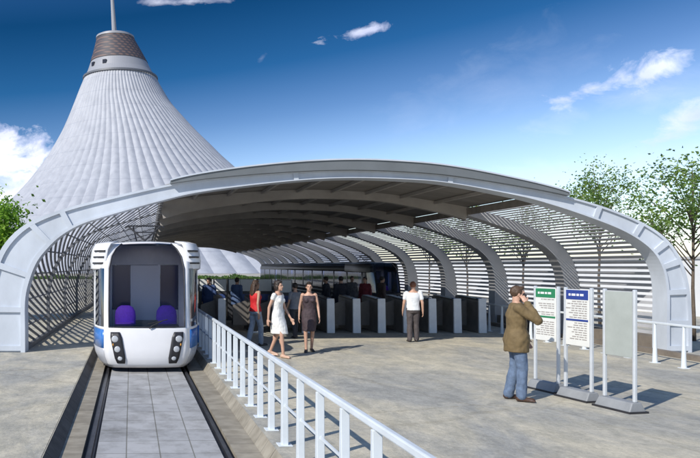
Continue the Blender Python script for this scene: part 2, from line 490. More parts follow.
# right louvres: long slats lying along the canopy
lv = MB()
tr = [TR + (1 - TR) * k / 200 for k in range(201)]
sr = [0]
for a, b_ in zip(tr, tr[1:]): sr.append(sr[-1] + (prof(b_, .9) - prof(a, .9)).length)
SR = sr[-1]
def tr_of(s_):
    for k in range(200):
        if sr[k + 1] >= s_: return tr[k] + (tr[k + 1] - tr[k]) * (s_ - sr[k]) / max(1e-6, sr[k + 1] - sr[k])
    return 1
s_ = .1
while s_ < SR - .35:
    a, b_ = prof(tr_of(s_), .90), prof(tr_of(s_ + .08), .90)
    t = (b_ - a).normalized(); nn = Vector((-t.y, t.x)) * .018
    y0, y1 = D0 + .5, YEND + .3
    lv.hexa([(a.x, y0, a.y), (b_.x, y0, b_.y), (b_.x + nn.x, y0, b_.y + nn.y), (a.x + nn.x, y0, a.y + nn.y),
             (a.x, y1, a.y), (b_.x, y1, b_.y), (b_.x + nn.x, y1, b_.y + nn.y), (a.x + nn.x, y1, a.y + nn.y)])
    s_ += .155
lv.build('louvre_screen', louvre_grey, canopy, world=True)
b = MB(); xw = prof(1, .5).x
b.box((xw, (D0 + .5 + YEND) / 2, .16), (.44, YEND - D0 - .6, .32)); b.build('plinth', plinth_brown, canopy, world=True)
kb = MB().box((12.15, 25.9, .06), (.16, 22, .12)).build('kerb', plinth_brown); tag(kb, kind='structure')

# ------------------------------------------------------------------ tent tower far behind
DT = 280.0
tower = empty('tent_tower', (X(135, DT), DT, 0), label='huge white fluted tent shaped tower with dark lattice cap and mast', cat='tower')
TP = [(266 + 5.2, 160, 225), (240, 153, 178), (215, 147, 146), (190, 141.5, 116), (163, 136, 90), (148, 133, 78), (133, 129.5, 66.5), (118, 126, 56.5), (105, 123, 48.5), (90, 121.2, 41), (78, 120.4, 35.3)]
def tower_ring(cx, y, hw, n, flute, jitter=0):
    r0 = hw * DT / F; z = H(y, DT); c = X(cx, DT); out = []
    for k in range(n):
        a = 2 * PI * k / n
        f = 1 + flute * (abs(math.sin(a * 42)) - .5)
        out.append((c + r0 * f * math.cos(a), DT + r0 * f * math.sin(a), z))
    return out
def interp(T, y):
    for (ya, ca, ha), (yb, cb, hb) in zip(T, T[1:]):
        if yb <= y <= ya:
            k = (ya - y) / (ya - yb); return ca + (cb - ca) * k, ha + (hb - ha) * k
    return T[-1][1:]
cv = catmull([Vector(p) for p in TP], 5)
def tent_material():
    m = bpy.data.materials.new('tent_fabric'); N, L = nodes_of(m); b = N['Principled BSDF']
    tc = N.new('ShaderNodeTexCoord'); sp = N.new('ShaderNodeSeparateXYZ'); L.new(tc.outputs['Object'], sp.inputs[0])
    dv = N.new('ShaderNodeMath'); dv.operation = 'DIVIDE'; dv.inputs[1].default_value = 6.2; L.new(sp.outputs[2], dv.inputs[0])
    fr = N.new('ShaderNodeMath'); fr.operation = 'FRACT'; L.new(dv.outputs[0], fr.inputs[0])
    r = N.new('ShaderNodeValToRGB'); r.color_ramp.elements[0].position = 0; r.color_ramp.elements[0].color = (.78, .79, .82, 1); r.color_ramp.elements[1].position = .05; r.color_ramp.elements[1].color = (1, 1, 1, 1)
    L.new(fr.outputs[0], r.inputs[0])
    mp = N.new('ShaderNodeMapping'); mp.inputs['Scale'].default_value = (1, 1, .05); L.new(tc.outputs['Object'], mp.inputs[0])
    n = N.new('ShaderNodeTexNoise'); n.inputs['Scale'].default_value = .5; n.inputs['Detail'].default_value = 6; L.new(mp.outputs[0], n.inputs['Vector'])
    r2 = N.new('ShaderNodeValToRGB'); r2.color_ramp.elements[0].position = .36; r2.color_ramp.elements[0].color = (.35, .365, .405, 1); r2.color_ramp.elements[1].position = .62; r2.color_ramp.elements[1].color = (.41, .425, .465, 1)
    L.new(n.outputs['Fac'], r2.inputs[0])
    x = N.new('ShaderNodeMix'); x.data_type = 'RGBA'; x.blend_type = 'MULTIPLY'; x.inputs[0].default_value = 1
    L.new(r2.outputs[0], x.inputs[6]); L.new(r.outputs[0], x.inputs[7]); L.new(x.outputs[2], b.inputs['Base Color']); b.inputs['Roughness'].default_value = .6
    return m
tent_white = tent_material()
tm = MB(); tm.grid([tower_ring(v.y, v.x, v.z, 840, .014) for v in cv], close=True)
tm.build('tent_shell', tent_white, tower, world=True)
cl = MB()
cl.grid([tower_ring(*p, 96, 0) for p in ((120.4, 78, 35.4), (119.8, 72, 32), (119, 63, 28.2))], close=True)
cl.build('collar', mat('tent_collar_white', (.29, .30, .33), .5), tower, world=True)
rr = MB()
rr.grid([tower_ring(*p, 96, 0) for p in ((120.4, 79.6, 36.6), (120.4, 79.6, 37.6), (120.4, 77.8, 37.4), (120.4, 77.8, 36.2))], close=True)
rr.build('collar_rim', mat('collar_rim_dark', (.12, .13, .15), .5), tower, world=True)
def cap_material():
    m = bpy.data.materials.new('brown_lattice_cap'); N, L = nodes_of(m); b = N['Principled BSDF']
    tc = N.new('ShaderNodeTexCoord'); w = N.new('ShaderNodeTexWave'); w.bands_direction = 'Z'; w.inputs['Scale'].default_value = .28
    w2 = N.new('ShaderNodeTexWave'); w2.bands_direction = 'DIAGONAL'; w2.inputs['Scale'].default_value = .22
    L.new(tc.outputs['Object'], w.inputs[0]); L.new(tc.outputs['Object'], w2.inputs[0])
    mx = N.new('ShaderNodeMath'); mx.operation = 'MULTIPLY'; L.new(w.outputs['Fac'], mx.inputs[0]); L.new(w2.outputs['Fac'], mx.inputs[1])
    r = N.new('ShaderNodeValToRGB'); r.color_ramp.elements[0].color = (.06, .055, .065, 1); r.color_ramp.elements[1].color = (.16, .105, .09, 1); r.color_ramp.elements[0].position = .2; r.color_ramp.elements[1].position = .6
    L.new(mx.outputs[0], r.inputs[0]); L.new(r.outputs[0], b.inputs['Base Color']); b.inputs['Roughness'].default_value = .6
    return m
cm = MB()
cm.grid([tower_ring(*p, 96, 0) for p in ((119, 63.5, 28.9), (118, 55, 25.3), (116.6, 46, 21.6), (115.4, 39, 18.8))], close=True)
cm.build('lattice_cap', cap_material(), tower, world=True)
ct = MB()
ct.grid([tower_ring(*p, 96, 0) for p in ((115.4, 39, 18.5), (115.3, 39, 19.3), (115.2, 37, 18.9), (115.2, 36, 17), (114.6, 33, 4.5))], close=True)
ct.build('cap_lid', mat('tent_collar_white', ()), tower, world=True)
def on_tower(px, y):
    """front point of the collar at this pixel column"""
    c, hw = interp([(78, 120.4, 35.4), (72, 119.8, 32), (63, 119, 28.2)], y)
    r = hw * DT / F; dx = X(px, DT) - X(c, DT); return X(px, DT), DT - math.sqrt(max(0, r * r - dx * dx)), H(y, DT), math.atan2(dx, math.sqrt(max(1e-6, r * r - dx * dx)))
dark_win = mat('tower_window_dark', (.03, .03, .04), .2)
for px in (95, 106.5):
    x, y, z, a = on_tower(px, 69.5)
    MB().box((x, y, z), (1.5, .9, 1.5), a).build('window', dark_win, tower, world=True)
mt = MB()
mt.tube([(X(114.4, DT), DT, H(34, DT)), (X(112.3, DT), DT, H(0, DT)), (X(110, DT), DT, H(-40, DT))], [1.0, .7, .3], 10)
mt.build('mast', mat('tent_collar_white', ()), tower, world=True)

# ------------------------------------------------------------------ trams
tram_white = mat('tram_white_gloss', (.80, .80, .82), .25, 0, .05, 1, coat=.3)
tram_blue = mat('tram_blue_gloss', (.04, .17, .50), .3, 0, .1, 2, coat=.3)
tram_grey = mat('tram_skirt_grey', (.40, .41, .44), .4, 0, .1, 2)
dark_trim = mat('dark_trim', (.025, .025, .03), .45, 0, .2, 6)
black = mat('black_rubber', (.015, .015, .017), .6)
screen_glass = glass('windscreen_glass', (.93, .91, .93), .0, .05, (.6, .6, .6))
side_glass = glass('side_window_glass', (.35, .40, .48), .22)
purple = mat('purple_seat_fabric', (.24, .06, .72), .7, 0, .15, 20)
cabin_grey = mat('cabin_grey', (.66, .65, .68), .6, 0, .1, 3)
TS = .94
tram = empty('tram', tw(.335, 14.62, TD), YAW, label='white tram with blue side band leaving the canopy on the paved track', cat='tram')
PLAN = [(0, 0), (.28, .01), (.56, .035), (.85, .085), (.965, .145), (1.03, .24), (1.12, .52), (1.19, .80), (1.25, 1.25)]
LEV = [(.11, .15, .84), (.20, .07, .91), (.36, .02, .97), (.55, 0, 1.0), (.97, .02, 1.0), (1.03, .025, 1.0), (1.5, .09, 1.0), (2.0, .20, .995), (2.34, .30, .985), (2.62, .42, .96), (2.82, .54, .91), (2.93, .66, .84)]
def tp(i, j):                # column -8..8, level
    z, oy, k = LEV[j]; s_ = 1 if i >= 0 else -1; x, y = PLAN[abs(i)]
    fr = 1 - min(1, y / 1.25)
    kk = k if j < 4 or j > 8 else 1.0
    wx = x * kk
    if abs(i) <= 3 and j >= 8: wx *= (1, .97, .90, .80)[j - 8]
    zz = z
    if j >= 10: zz -= (abs(wx) ** 2) * .06
    return Vector((s_ * wx, y + oy * (fr if y < 1.25 else 0) + (oy * .0), zz))
def skin(cells):
    mb = MB(); V = {}
    def v(i, j):
        if (i, j) not in V: V[(i, j)] = mb.bm.verts.new(tp(i, j))
        return V[(i, j)]
    for i, j in cells: mb.bm.faces.new((v(i, j), v(i + 1, j), v(i + 1, j + 1), v(i, j + 1)))
    return mb
def solid(o, th):
    m = o.modifiers.new('solid', 'SOLIDIFY'); m.thickness = th; m.offset = -1; return o
NJ = len(LEV) - 1
ws = [(i, j) for i in range(-3, 3) for j in range(5, NJ)]
sidewin = {s_: [(i, j) for i in ((-7, -6, -5) if s_ < 0 else (4, 5, 6)) for j in range(5, 8)] for s_ in (-1, 1)}
bluecells = [(i, j) for i in (-8, -7, -6, -5, 4, 5, 6, 7) for j in (3,)]
skirt = [(i, j) for i in (-8, -7, -6, -5, 4, 5, 6, 7) for j in (0, 1, 2)]
special = set(ws) | set(bluecells) | set(skirt) | {c for v_ in sidewin.values() for c in v_}
shell = [(i, j) for i in range(-8, 8) for j in range(NJ) if (i, j) not in special]
LT = 24.0
sh = skin(shell)
# straight body behind the nose: roof, walls with window openings
zs = [LEV[j] for j in range(NJ + 1)]
def wallstrip(mb, j0, j1, y0, y1, sgn, out=0):
    pa = [tp(8, j) for j in range(j0, j1 + 1)]
    mb.grid([[(sgn * (p.x + out), y, p.z) for p in pa] for y in (y0, y1)])
for sgn in (-1, 1):
    wallstrip(sh, 4, 5, 1.25, LT, sgn); wallstrip(sh, 8, NJ, 1.25, LT, sgn)
    y = 1.25
    while y < LT - .1: wallstrip(sh, 5, 8, y, min(LT, y + .16), sgn); y += 1.9
# roof
rows = []
for y_ in (0, 1):
    pass
top = [tp(i, NJ) for i in range(-8, 9)]
sh.grid([[(p.x, p.y, p.z) for p in top], [(p.x * .9, max(p.y, .9) + .1, p.z + .05) for p in top]])
sh.grid([[(p.x * .9, max(p.y, .9) + .1, p.z + .05) for p in top], [(p.x * .9, 1.6, p.z + .06) for p in top], [(p.x * .9, LT, p.z + .06) for p in top]])
p = tp(8, NJ)
for sgn in (-1, 1): sh.grid([[(sgn * p.x, 1.25, p.z), (sgn * p.x, LT, p.z)], [(sgn * p.x * .9, 1.35, p.z + .05), (sgn * p.x * .9, LT, p.z + .06)]])
sh.face([(-1.18, LT, .3), (1.18, LT, .3), (1.18, LT, 2.6), (.9, LT, 2.93), (-.9, LT, 2.93), (-1.18, LT, 2.6)])
solid(sh.build('body_shell', tram_white, tram, angle=38), .03)
o = skin(ws).build('windscreen', screen_glass, tram, smooth=True)
m = MB()
edge = [tp(-3, j) for j in range(NJ, 4, -1)] + [tp(i, 5) for i in range(-2, 3)] + [tp(3, j) for j in range(5, NJ + 1)]
m.tube([e + Vector((0, -.004, 0)) for e in edge], .016, 6); m.build('windscreen_seal', dark_trim, tram, smooth=True)
for s_ in (-1, 1): skin(sidewin[s_]).build('cab_side_window', side_glass, tram, smooth=True)
mb = skin(bluecells)
for sgn in (-1, 1): wallstrip(mb, 3, 4, 1.25, LT, sgn)
solid(mb.build('blue_band', tram_blue, tram, angle=40), .03)
mb = skin(skirt)
for sgn in (-1, 1): wallstrip(mb, 0, 3, 1.25, LT, sgn)
solid(mb.build('skirt', tram_grey, tram, angle=40), .03)
MB().box((0, LT / 2 + .3, .16), (2.0, LT - 1.2, .2)).build('underframe', black, tram)
y = 1.41
while y < LT - .5:
    y1 = min(LT - .05, y + 1.74)
    for sgn in (-1, 1):
        mb = MB(); wallstrip(mb, 5, 8, y, y1, sgn, -.012); mb.build('side_window', side_glass, tram)
    y += 1.9
# shoulders with slits either side of the roof
for sgn in (-1, 1):
    m = MB()
    A = []
    for (x, yy) in ((.90, .46), (1.11, .62), (1.27, 1.0), (1.32, 1.5), (1.32, 3.4)):
        A.append([(sgn * (x - .03), yy + .03, 2.30), (sgn * (x + .015), yy, 2.33), (sgn * (x + .03), yy, 2.52), (sgn * (x - .01), yy + .03, 2.78), (sgn * (x - .08), yy + .08, 2.92), (sgn * (x - .24), yy + .2, 2.97)])
    m.grid(A); m.face([(p_) for p_ in A[-1]]) if sgn > 0 else m.face([(p_) for p_ in A[-1]])
    fr = solid(m.build('roof_fairing', tram_white, tram, angle=38), .03)
    sl_ = MB()
    for zc in (2.46, 2.60, 2.74):
        k = (zc - 2.3) / .6
        for (x0, y0), (x1, y1) in (((.97, .49), (1.11, .60)), ((1.11, .60), (1.22, .83))):
            off = .035 if zc < 2.55 else .018 if zc < 2.7 else -.005
            sl_.hexa([(sgn * (x0 + off), y0, zc - .02), (sgn * (x1 + off), y1, zc - .02), (sgn * (x1 + off - .05), y1 + .06, zc - .02), (sgn * (x0 + off - .05), y0 + .06, zc - .02),
                      (sgn * (x0 + off), y0, zc + .02), (sgn * (x1 + off), y1, zc + .02), (sgn * (x1 + off - .05), y1 + .06, zc + .02), (sgn * (x0 + off - .05), y0 + .06, zc + .02)])
    sl_.build('vent_slit', dark_trim, fr)
# headlights: dark slanted housing with two lamps
lamp_m = mat('headlamp_lens', (.45, .47, .50), .15, 0, coat=.6)
def lerp_tab(T, k, a, b):
    for P, Q in zip(T, T[1:]):
        if P[a] <= k <= Q[a]: return P[b] + (Q[b] - P[b]) * (k - P[a]) / (Q[a] - P[a])
    return T[-1][b]
def nose_y(x, z):            # the shell's front surface at this point
    kz = lerp_tab(LEV, z, 0, 2); y0 = lerp_tab(PLAN, min(1.24, abs(x) / kz), 0, 1)
    return y0 + lerp_tab(LEV, z, 0, 1) * (1 - min(1, y0 / 1.25))
for sgn in (-1, 1):
    h = MB(); rows = []
    for k in range(7):
        v = k / 6; z = .22 + .70 * v; xa = .46 + .12 * v; xb = .69 + .15 * v
        ins = .03 if k in (0, 6) else 0
        rows.append([(sgn * (xa + ins + (xb - xa - 2 * ins) * u / 4), nose_y(xa + (xb - xa) * u / 4, z) - .014, z) for u in range(5)])
    h.grid(rows)
    ho = solid(h.build('headlight', dark_trim, tram, angle=40), .03); ho.modifiers['solid'].offset = 0
    for (cx, cz, rx, rz_) in ((.715, .765, .080, .075), (.66, .54, .070, .070), (.60, .335, .055, .05)):
        a = math.atan2(nose_y(cx + .03, cz) - nose_y(cx - .03, cz), .06)
        M = Matrix.Rotation(sgn * a, 3, 'Z')
        MB().ell((sgn * cx, nose_y(cx, cz) - .026, cz), (rx, .018, rz_), M, 20, 10).build('lamp', lamp_m, ho, smooth=True)
    MB().ell((sgn * .755, nose_y(.755, .62) - .03, .64), (.013, .012, .03)).build('indicator', mat('amber_lens', (.75, .35, .06), .2), ho, smooth=True)
# wiper, mirror-less cab interior
m = MB(); m.tube([(.06, .0, 1.0), (.10, -.02, 1.06), (.34, .03, 1.17)], .014, 6); m.tube([(.02, .03, 1.10), (.46, .03, 1.2)], .011, 6); m.build('wiper', black, tram)
MB().box((0, .42, .94), (1.45, .5, .22)).build('dashboard', dark_trim, tram)
m = MB(); m.box((0, .34, 1.10), (.5, .2, .12)); m.build('console', dark_trim, tram)
# cabin back wall split round a door and two dark windows
m = MB()
m.box((-.93, 2.0, 1.85), (.2, .06, 2.1)); m.box((.93, 2.0, 1.85), (.2, .06, 2.1))
m.box((-.60, 2.0, 1.05), (.44, .06, .5)); m.box((.60, 2.0, 1.05), (.44, .06, .5))
m.box((0, 2.0, 2.66), (1.66, .06, .48)); m.build('cabin_bulkhead', cabin_grey, tram)
MB().box((0, 1.99, 1.61), (.74, .05, 1.6)).build('cabin_door', mat('cabin_door_grey', (.80, .79, .82), .5), tram)
for sgn in (-1, 1): MB().box((sgn * .60, 2.0, 1.86), (.44, .03, 1.1)).build('cabin_window', mat('cabin_window_dark', (.05, .04, .09), .15), tram)
MB().box((0, 12, .75), (2.2, 22, .1)).build('cabin_floor', dark_trim, tram)
for sgn in (-1, 1):
    m = MB(); m.loft([(sgn * .49, 1.12, .98, .25, .10), (sgn * .49, 1.12, 1.2, .25, .11), (sgn * .49, 1.13, 1.32, .235, .10), (sgn * .49, 1.14, 1.41, .18, .08), (sgn * .49, 1.15, 1.455, .10, .04)]); m.box((sgn * .49, .95, 1.0), (.42, .42, .14)); m.box((sgn * .47, 1.0, .85), (.2, .2, .3))
    bevel(m.build('seat', purple, tram, smooth=True), .02)
# pantograph
m = MB()
for z_ in (3.02,): m.box((0, 3.0, z_), (.5, .8, .05))
m.tube([(0, 2.6, 3.05), (-.42, 2.75, 3.42)], .022, 6); m.tube([(0, 2.6, 3.05), (.42, 2.75, 3.44)], .022, 6)
m.tube([(-.52, 2.75, 3.40), (-.42, 2.75, 3.44), (.42, 2.75, 3.44), (.52, 2.75, 3.40)], .02, 6)
m.tube([(-.24, 2.68, 3.27), (.24, 2.68, 3.27)], .015, 6)
m.tube([(-.2, 3.3, 3.05), (-.3, 2.75, 3.42)], .016, 6); m.tube([(.2, 3.3, 3.05), (.3, 2.75, 3.42)], .016, 6)
m.build('pantograph', dark_trim, tram)
m = MB()
for yy in (2.2, 3.9, 16, 18):
    for xr in (-.9, .9):
        m.tube([(xr - .06, yy, .2), (xr + .06, yy, .2)], .2, 20)
m.build('wheel', dark_trim, tram)
tram.scale = (TS, TS, TS)
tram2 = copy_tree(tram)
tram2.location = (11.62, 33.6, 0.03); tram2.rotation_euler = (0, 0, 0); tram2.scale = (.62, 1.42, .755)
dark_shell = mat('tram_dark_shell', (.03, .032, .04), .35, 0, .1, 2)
sky_glass = glass('sky_blue_glass', (.22, .34, 1.0), .02)  # blue sky seen through the panes, painted in as glass tint
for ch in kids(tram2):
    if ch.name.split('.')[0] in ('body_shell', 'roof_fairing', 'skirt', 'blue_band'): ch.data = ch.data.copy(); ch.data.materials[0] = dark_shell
    if ch.name.startswith('side_window'): ch.data = ch.data.copy(); ch.data.materials[0] = sky_glass
tag(tram2, 'distant parked tram with dark front and row of windows coloured like the sky through them behind the gates')
tram['group'] = tram2['group'] = 'trams at the station'

# ------------------------------------------------------------------ railings
def post_mesh(mb, c, h, wb, wt, th, rz):
    M = Matrix.Rotation(rz, 3, 'Z')
    P = []
    for z, w in ((0, wb), (h, wt)):
        for x, y in ((-th / 2, -w / 2), (th / 2, -w / 2), (th / 2, w / 2), (-th / 2, w / 2)):
            P.append(Vector(c) + M @ Vector((x, y, 0)) + Vector((0, 0, z)))
    mb.hexa(P)
railing = empty('handrail', tw(1.80, 4), 0, label='white steel handrail with tapered posts running beside the tram track', cat='railing')
YR0, YR1 = 3.2, 21.4
m = MB(); m.box(Vector((0, (YR0 + YR1) / 2 - 4, .93)), (.055, YR1 - YR0, .06)); o = bevel(m.build('top_rail', white_steel, railing), .012)
railing.rotation_euler = (0, 0, YAW)
m = MB(); m.box(Vector((0, (YR0 + YR1) / 2 - 4, .47)), (.018, YR1 - YR0, .026)); m.build('mid_rail', white_steel, railing)
y = 4.32; proto = None
while y < YR1:
    if proto is None:
        m = MB(); post_mesh(m, (0, 0, 0), .90, .095, .045, .075, 0)
        m.box((0, 0, .006), (.17, .17, .012))
        proto = bevel(m.build('post', white_steel, railing), .008); o = proto
    else:
        o = proto.copy(); col.objects.link(o)
    o.location = (0, y - 4, 0); y += .77
fence = empty('handrail', (11.0, 10, 0), 0, label='white handrail along the right kerb behind the notice boards', cat='railing')
m = MB(); m.box((0, 6.3, .87), (.05, 12.6 + 1.2, .05)); bevel(m.build('top_rail', white_steel, fence), .01)
y = .0; proto = None; ys = []
for k in range(17): ys.append(-.55 + k * .82)
for yy in ys:
    if proto is None:
        m = MB()
        m.loft([(0, 0, 0, .052, .052), (0, 0, .25, .042, .042), (0, 0, .85, .026, .026)], 12); m.box((0, 0, .006), (.15, .15, .012))
        proto = m.build('post', white_steel, fence); o = proto
    else:
        o = proto.copy(); col.objects.link(o)
    o.location = (0, yy, 0)

# ------------------------------------------------------------------ ticket gates
gate_shaded = mat('gate_side_shaded', (.19, .175, .16), .45, .2, .25, 3)  # sides and flap: shade on the pale panels put into the colour
gate_lit = mat('gate_end_lit', (.80, .81, .82), .4, .0, .1, 4, .05, 60)  # end plates whitened to read as sunlit against the sides
gate_top = mat('gate_top_dark', (.05, .05, .055), .3)
DGATE = 21.9
def make_gate():
    r = empty('ticket_gate', (0, 0, 0))
    m = MB()
    m.hexa([(-.115, .07, 0), (.115, .07, 0), (.115, 1.75, 0), (-.115, 1.75, 0), (-.115, .07, 1.02), (.115, .07, 1.02), (.115, 1.75, 1.10), (-.115, 1.75, 1.10)])
    bevel(m.build('cabinet', gate_shaded, r), .02)
    m = MB(); m.hexa([(-.122, -.02, 0), (.122, -.02, 0), (.122, .07, 0), (-.122, .07, 0), (-.118, .03, 1.08), (.118, .03, 1.08), (.118, .09, 1.08), (-.118, .09, 1.08)])
    bevel(m.build('end_plate', gate_lit, r), .015)
    m = MB(); m.hexa([(-.10, .12, 1.034), (.10, .12, 1.034), (.10, 1.7, 1.108), (-.10, 1.7, 1.108), (-.10, .12, 1.06), (.10, .12, 1.06), (.10, 1.7, 1.135), (-.10, 1.7, 1.135)])
    m.build('top_cover', gate_top, r)
    m = MB(); m.box((0, .3, 1.075), (.10, .12, .03)); m.build('card_reader', mat('reader_blue', (.05, .12, .3), .2), r)
    m = MB(); m.hexa([(-.60, .86, .18), (-.118, .86, .18), (-.118, .89, .18), (-.60, .89, .18), (-.60, .86, .84), (-.118, .86, 1.0), (-.118, .89, 1.0), (-.60, .89, .84)])
    m.build('barrier_flap', gate_shaded, r)
    return r
gpx = [222, 255.5, 281, 306, 331, 357, 382, 407.5, 433, 458, 483]
g0 = make_gate()
GL = ['ticket gate nearest the tram track, its white end apart from the row', 'ticket gate behind the woman in the red top', 'ticket gate behind the woman in the white dress',
      'ticket gate behind the woman in the dark dress', 'ticket gate just right of the woman in the dark dress', 'second ticket gate right of the woman in the dark dress',
      'ticket gate immediately left of the man in the white t-shirt', 'ticket gate behind the man in the white t-shirt', 'ticket gate immediately right of the man in the white t-shirt',
      'ticket gate second from the right end of the row', 'ticket gate at the right end of the row beside the kerb handrail']
for k, px in enumerate(gpx):
    o = g0 if k == 0 else copy_tree(g0)
    o.location = (X(px, DGATE), DGATE, 0); tag(o, GL[k], 'ticket gate', 'ticket gates across the canopy')

# ------------------------------------------------------------------ information boards
panel_w = mat('board_white_print', (.74, .74, .70), .5, 0, .06, 3)
panel_g = mat('board_blank_greygreen', (.40, .43, .40), .35, 0, .12, 2)
base_grey = mat('board_base_grey', (.27, .28, .29), .5, 0, .15, 4, .1, 40)
alu = mat('brushed_aluminium', (.68, .71, .74), .35, .3, .08, 5)
hdr_green = mat('header_green', (.03, .22, .10), .4, 0, .08, 5)
hdr_blue = mat('header_blue', (.03, .06, .27), .4, 0, .08, 5)
ink = mat('print_ink_grey', (.33, .30, .28), .7)
inkw = mat('print_white', (.75, .75, .75), .6)
BW = .59
def make_board(hdr, label, loc, rz, seed):
    """panel runs along local y, readable side faces local -x"""
    r = empty('information_board', loc, rz, label=label, cat='notice board', group='notice boards in a row')
    rr = random.Random(seed)
    m = MB(); m.hexa([(-.15, -.02, .0), (.15, -.02, 0), (.15, BW + .02, 0), (-.15, BW + .02, 0), (-.075, 0, .15), (.075, 0, .15), (.075, BW, .15), (-.075, BW, .15)])
    bevel(m.build('base', base_grey, r), .012)
    MB().box((0, BW / 2, .014), (.32, BW + .08, .028)).build('base_plate', dark_trim, r)
    for yy in (.035, BW - .035):
        bevel(MB().box((0, yy, .15 + .805), (.05, .045, 1.61)).build('post', alu, r), .012)
    pz0, pz1 = .84 if hdr else .78, 1.73
    pn = bevel(MB().box((0, BW / 2, (pz0 + pz1) / 2), (.05, BW - .125, pz1 - pz0)).build('panel', panel_w if hdr else panel_g, r), .006)
    if hdr:
        xs = -.029
        for sx in (-1, 1):
            xs = .027 * sx
            MB().box((xs, BW / 2, pz1 - .085), (.006, BW - .15, .15)).build('header', hdr, pn)
            MB().box((xs, BW / 2, 1.245), (.006, BW - .15, .030)).build('divider', hdr, pn)
            for z0, n_, in ((1.54, 8), (1.20, 8)):
                t = MB()
                for k in range(n_):
                    z = z0 - k * .036
                    if rr.random() < .12: continue
                    y0 = .10; yend = BW - .11 - rr.random() * .14
                    while y0 < yend:
                        wl = .03 + rr.random() * .07
                        t.box((xs, y0 + wl / 2, z), (.004, wl, .013)); y0 += wl + .018
                t.build('printed_text', ink, pn)
            t = MB(); y0 = .16
            for wl in (.07, .05, .08, .04): t.box((xs * 1.12, y0 + wl / 2, pz1 - .085), (.004, wl, .035)); y0 += wl + .02
            t.build('header_print', inkw, pn)
    return r
def bpos(px, py):
    d = DG(py); return (X(px, d), d, 0)
BR = R(10.5)
make_board(None, 'blank grey green notice board, nearest of the row of three', bpos(637, 413.5), BR, 1)
make_board(hdr_blue, 'notice board with a blue header above white printed text', bpos(593.5, 402.5), BR, 2)
make_board(hdr_green, 'notice board with a green header in front of the man in the brown jacket', bpos(560, 393.5), BR, 3)

# ------------------------------------------------------------------ ticket machines in the shade
mach_dark = mat('machine_dark_body', (.05, .052, .06), .45, 0, .2, 4)
mach_white = mat('machine_white_panel', (.74, .76, .76), .5, 0, .06, 4)
mach_blue = mat('machine_blue_screen', (.06, .10, .28), .2, 0, .3, 8)
def make_machine():
    r = empty('ticket_machine', (0, 0, 0))
    bevel(MB().box((0, .2, .8), (.50, .36, 1.6)).build('cabinet', mach_dark, r), .02)
    bevel(MB().box((0, .01, 1.36), (.44, .03, .46)).build('display_panel', mach_white, r), .01)
    MB().box((.02, .012, .90), (.32, .025, .24)).build('touch_screen', mach_blue, r)
    MB().box((0, .0, .66), (.36, .05, .04)).build('shelf', mach_dark, r)
    return r
mm = make_machine()
ML = [('ticket machine nearest the tram side, white panel over a blue screen', 205.5), ('second ticket machine from the tram, white panel against the sky', 220.5), ('ticket machine just left of the woman in the red top', 234.5),
      ('ticket machine behind the head of the woman in the red top', 247), ('ticket machine between the red top and white dress women', 265), ('ticket machine just right of the woman in the white dress', 285.5)]
for k, (lb, px) in enumerate(ML):
    o = mm if k == 0 else copy_tree(mm); d = 27.0 if k < 5 else 25.5
    if k in (3, 4): o.scale = (1.15, 1, 1)
    o.location = (X(px, d), d, 0); tag(o, lb, 'ticket machine', 'ticket machines behind the gates')

# ------------------------------------------------------------------ people
def rotz(v, a): return Matrix.Rotation(a, 3, 'Z') @ Vector(v)
SKIN = mat('skin_warm', (.52, .31, .22), .5, 0, .08, 6)
SKIN2 = mat('skin_tan', (.45, .26, .18), .5, 0, .08, 6)
def pose(stride=0, armL=None, armR=None, female=False, yawhead=0):
    sw = .165 if female else .195
    P = dict(hip=[Vector((-.085, 0, .92)), Vector((.085, 0, .92))], stride=stride,
             sh=[Vector((-sw, -.01, 1.42)), Vector((sw, -.01, 1.42))])
    P['knee'], P['ank'], P['toe'] = [], [], []
    for k, s_ in ((0, -1), (1, 1)):
        f = s_ * stride
        ax = .075 if female else .10
        an = Vector((s_ * ax, f - .03, .085 + (.05 if f < -.12 else 0)))
        hp = P['hip'][k]
        md = (hp + an) / 2; kn = Vector((s_ * .09, md.y + .03 + abs(stride) * .12, md.z + .01))
        P['knee'].append(kn); P['ank'].append(an)
        P['toe'].append(an + Vector((s_ * .03, .155, -.05 - (.035 if f < -.12 else 0))))
    P['el'], P['wr'] = [], []
    for k, s_, A in ((0, -1, armL), (1, 1, armR)):
        sh = P['sh'][k]
        if A: P['el'].append(Vector(A[0])); P['wr'].append(Vector(A[1]))
        else:
            sw_ = -s_ * stride * .8
            P['el'].append(sh + Vector((s_ * .055, -.02 + sw_ * .5, -.29)))
            P['wr'].append(sh + Vector((s_ * .075, .05 + sw_ * 1.0, -.54)))
    P['yh'] = yawhead
    return P
def torso(f, g=0.0, z0=.84, z1=1.60):
    T = [(.84, .165, .112), (.92, .178, .122), (1.00, .163, .112), (1.09, .134, .095), (1.17, .135, .098), (1.27, .150, .112), (1.35, .158, .108), (1.41, .150, .085), (1.455, .095, .065), (1.49, .056, .054), (1.60, .050, .052)] if f else \
        [(.84, .165, .115), (.92, .172, .122), (1.00, .162, .115), (1.10, .155, .110), (1.20, .168, .116), (1.30, .185, .122), (1.37, .185, .112), (1.43, .165, .088), (1.47, .10, .07), (1.50, .066, .062), (1.60, .06, .06)]
    out = []
    for z, rx, ry in T:
        if z0 - 1e-6 <= z <= z1 + 1e-6: out.append((0, -.005, z, rx + g, ry + g))
    return out
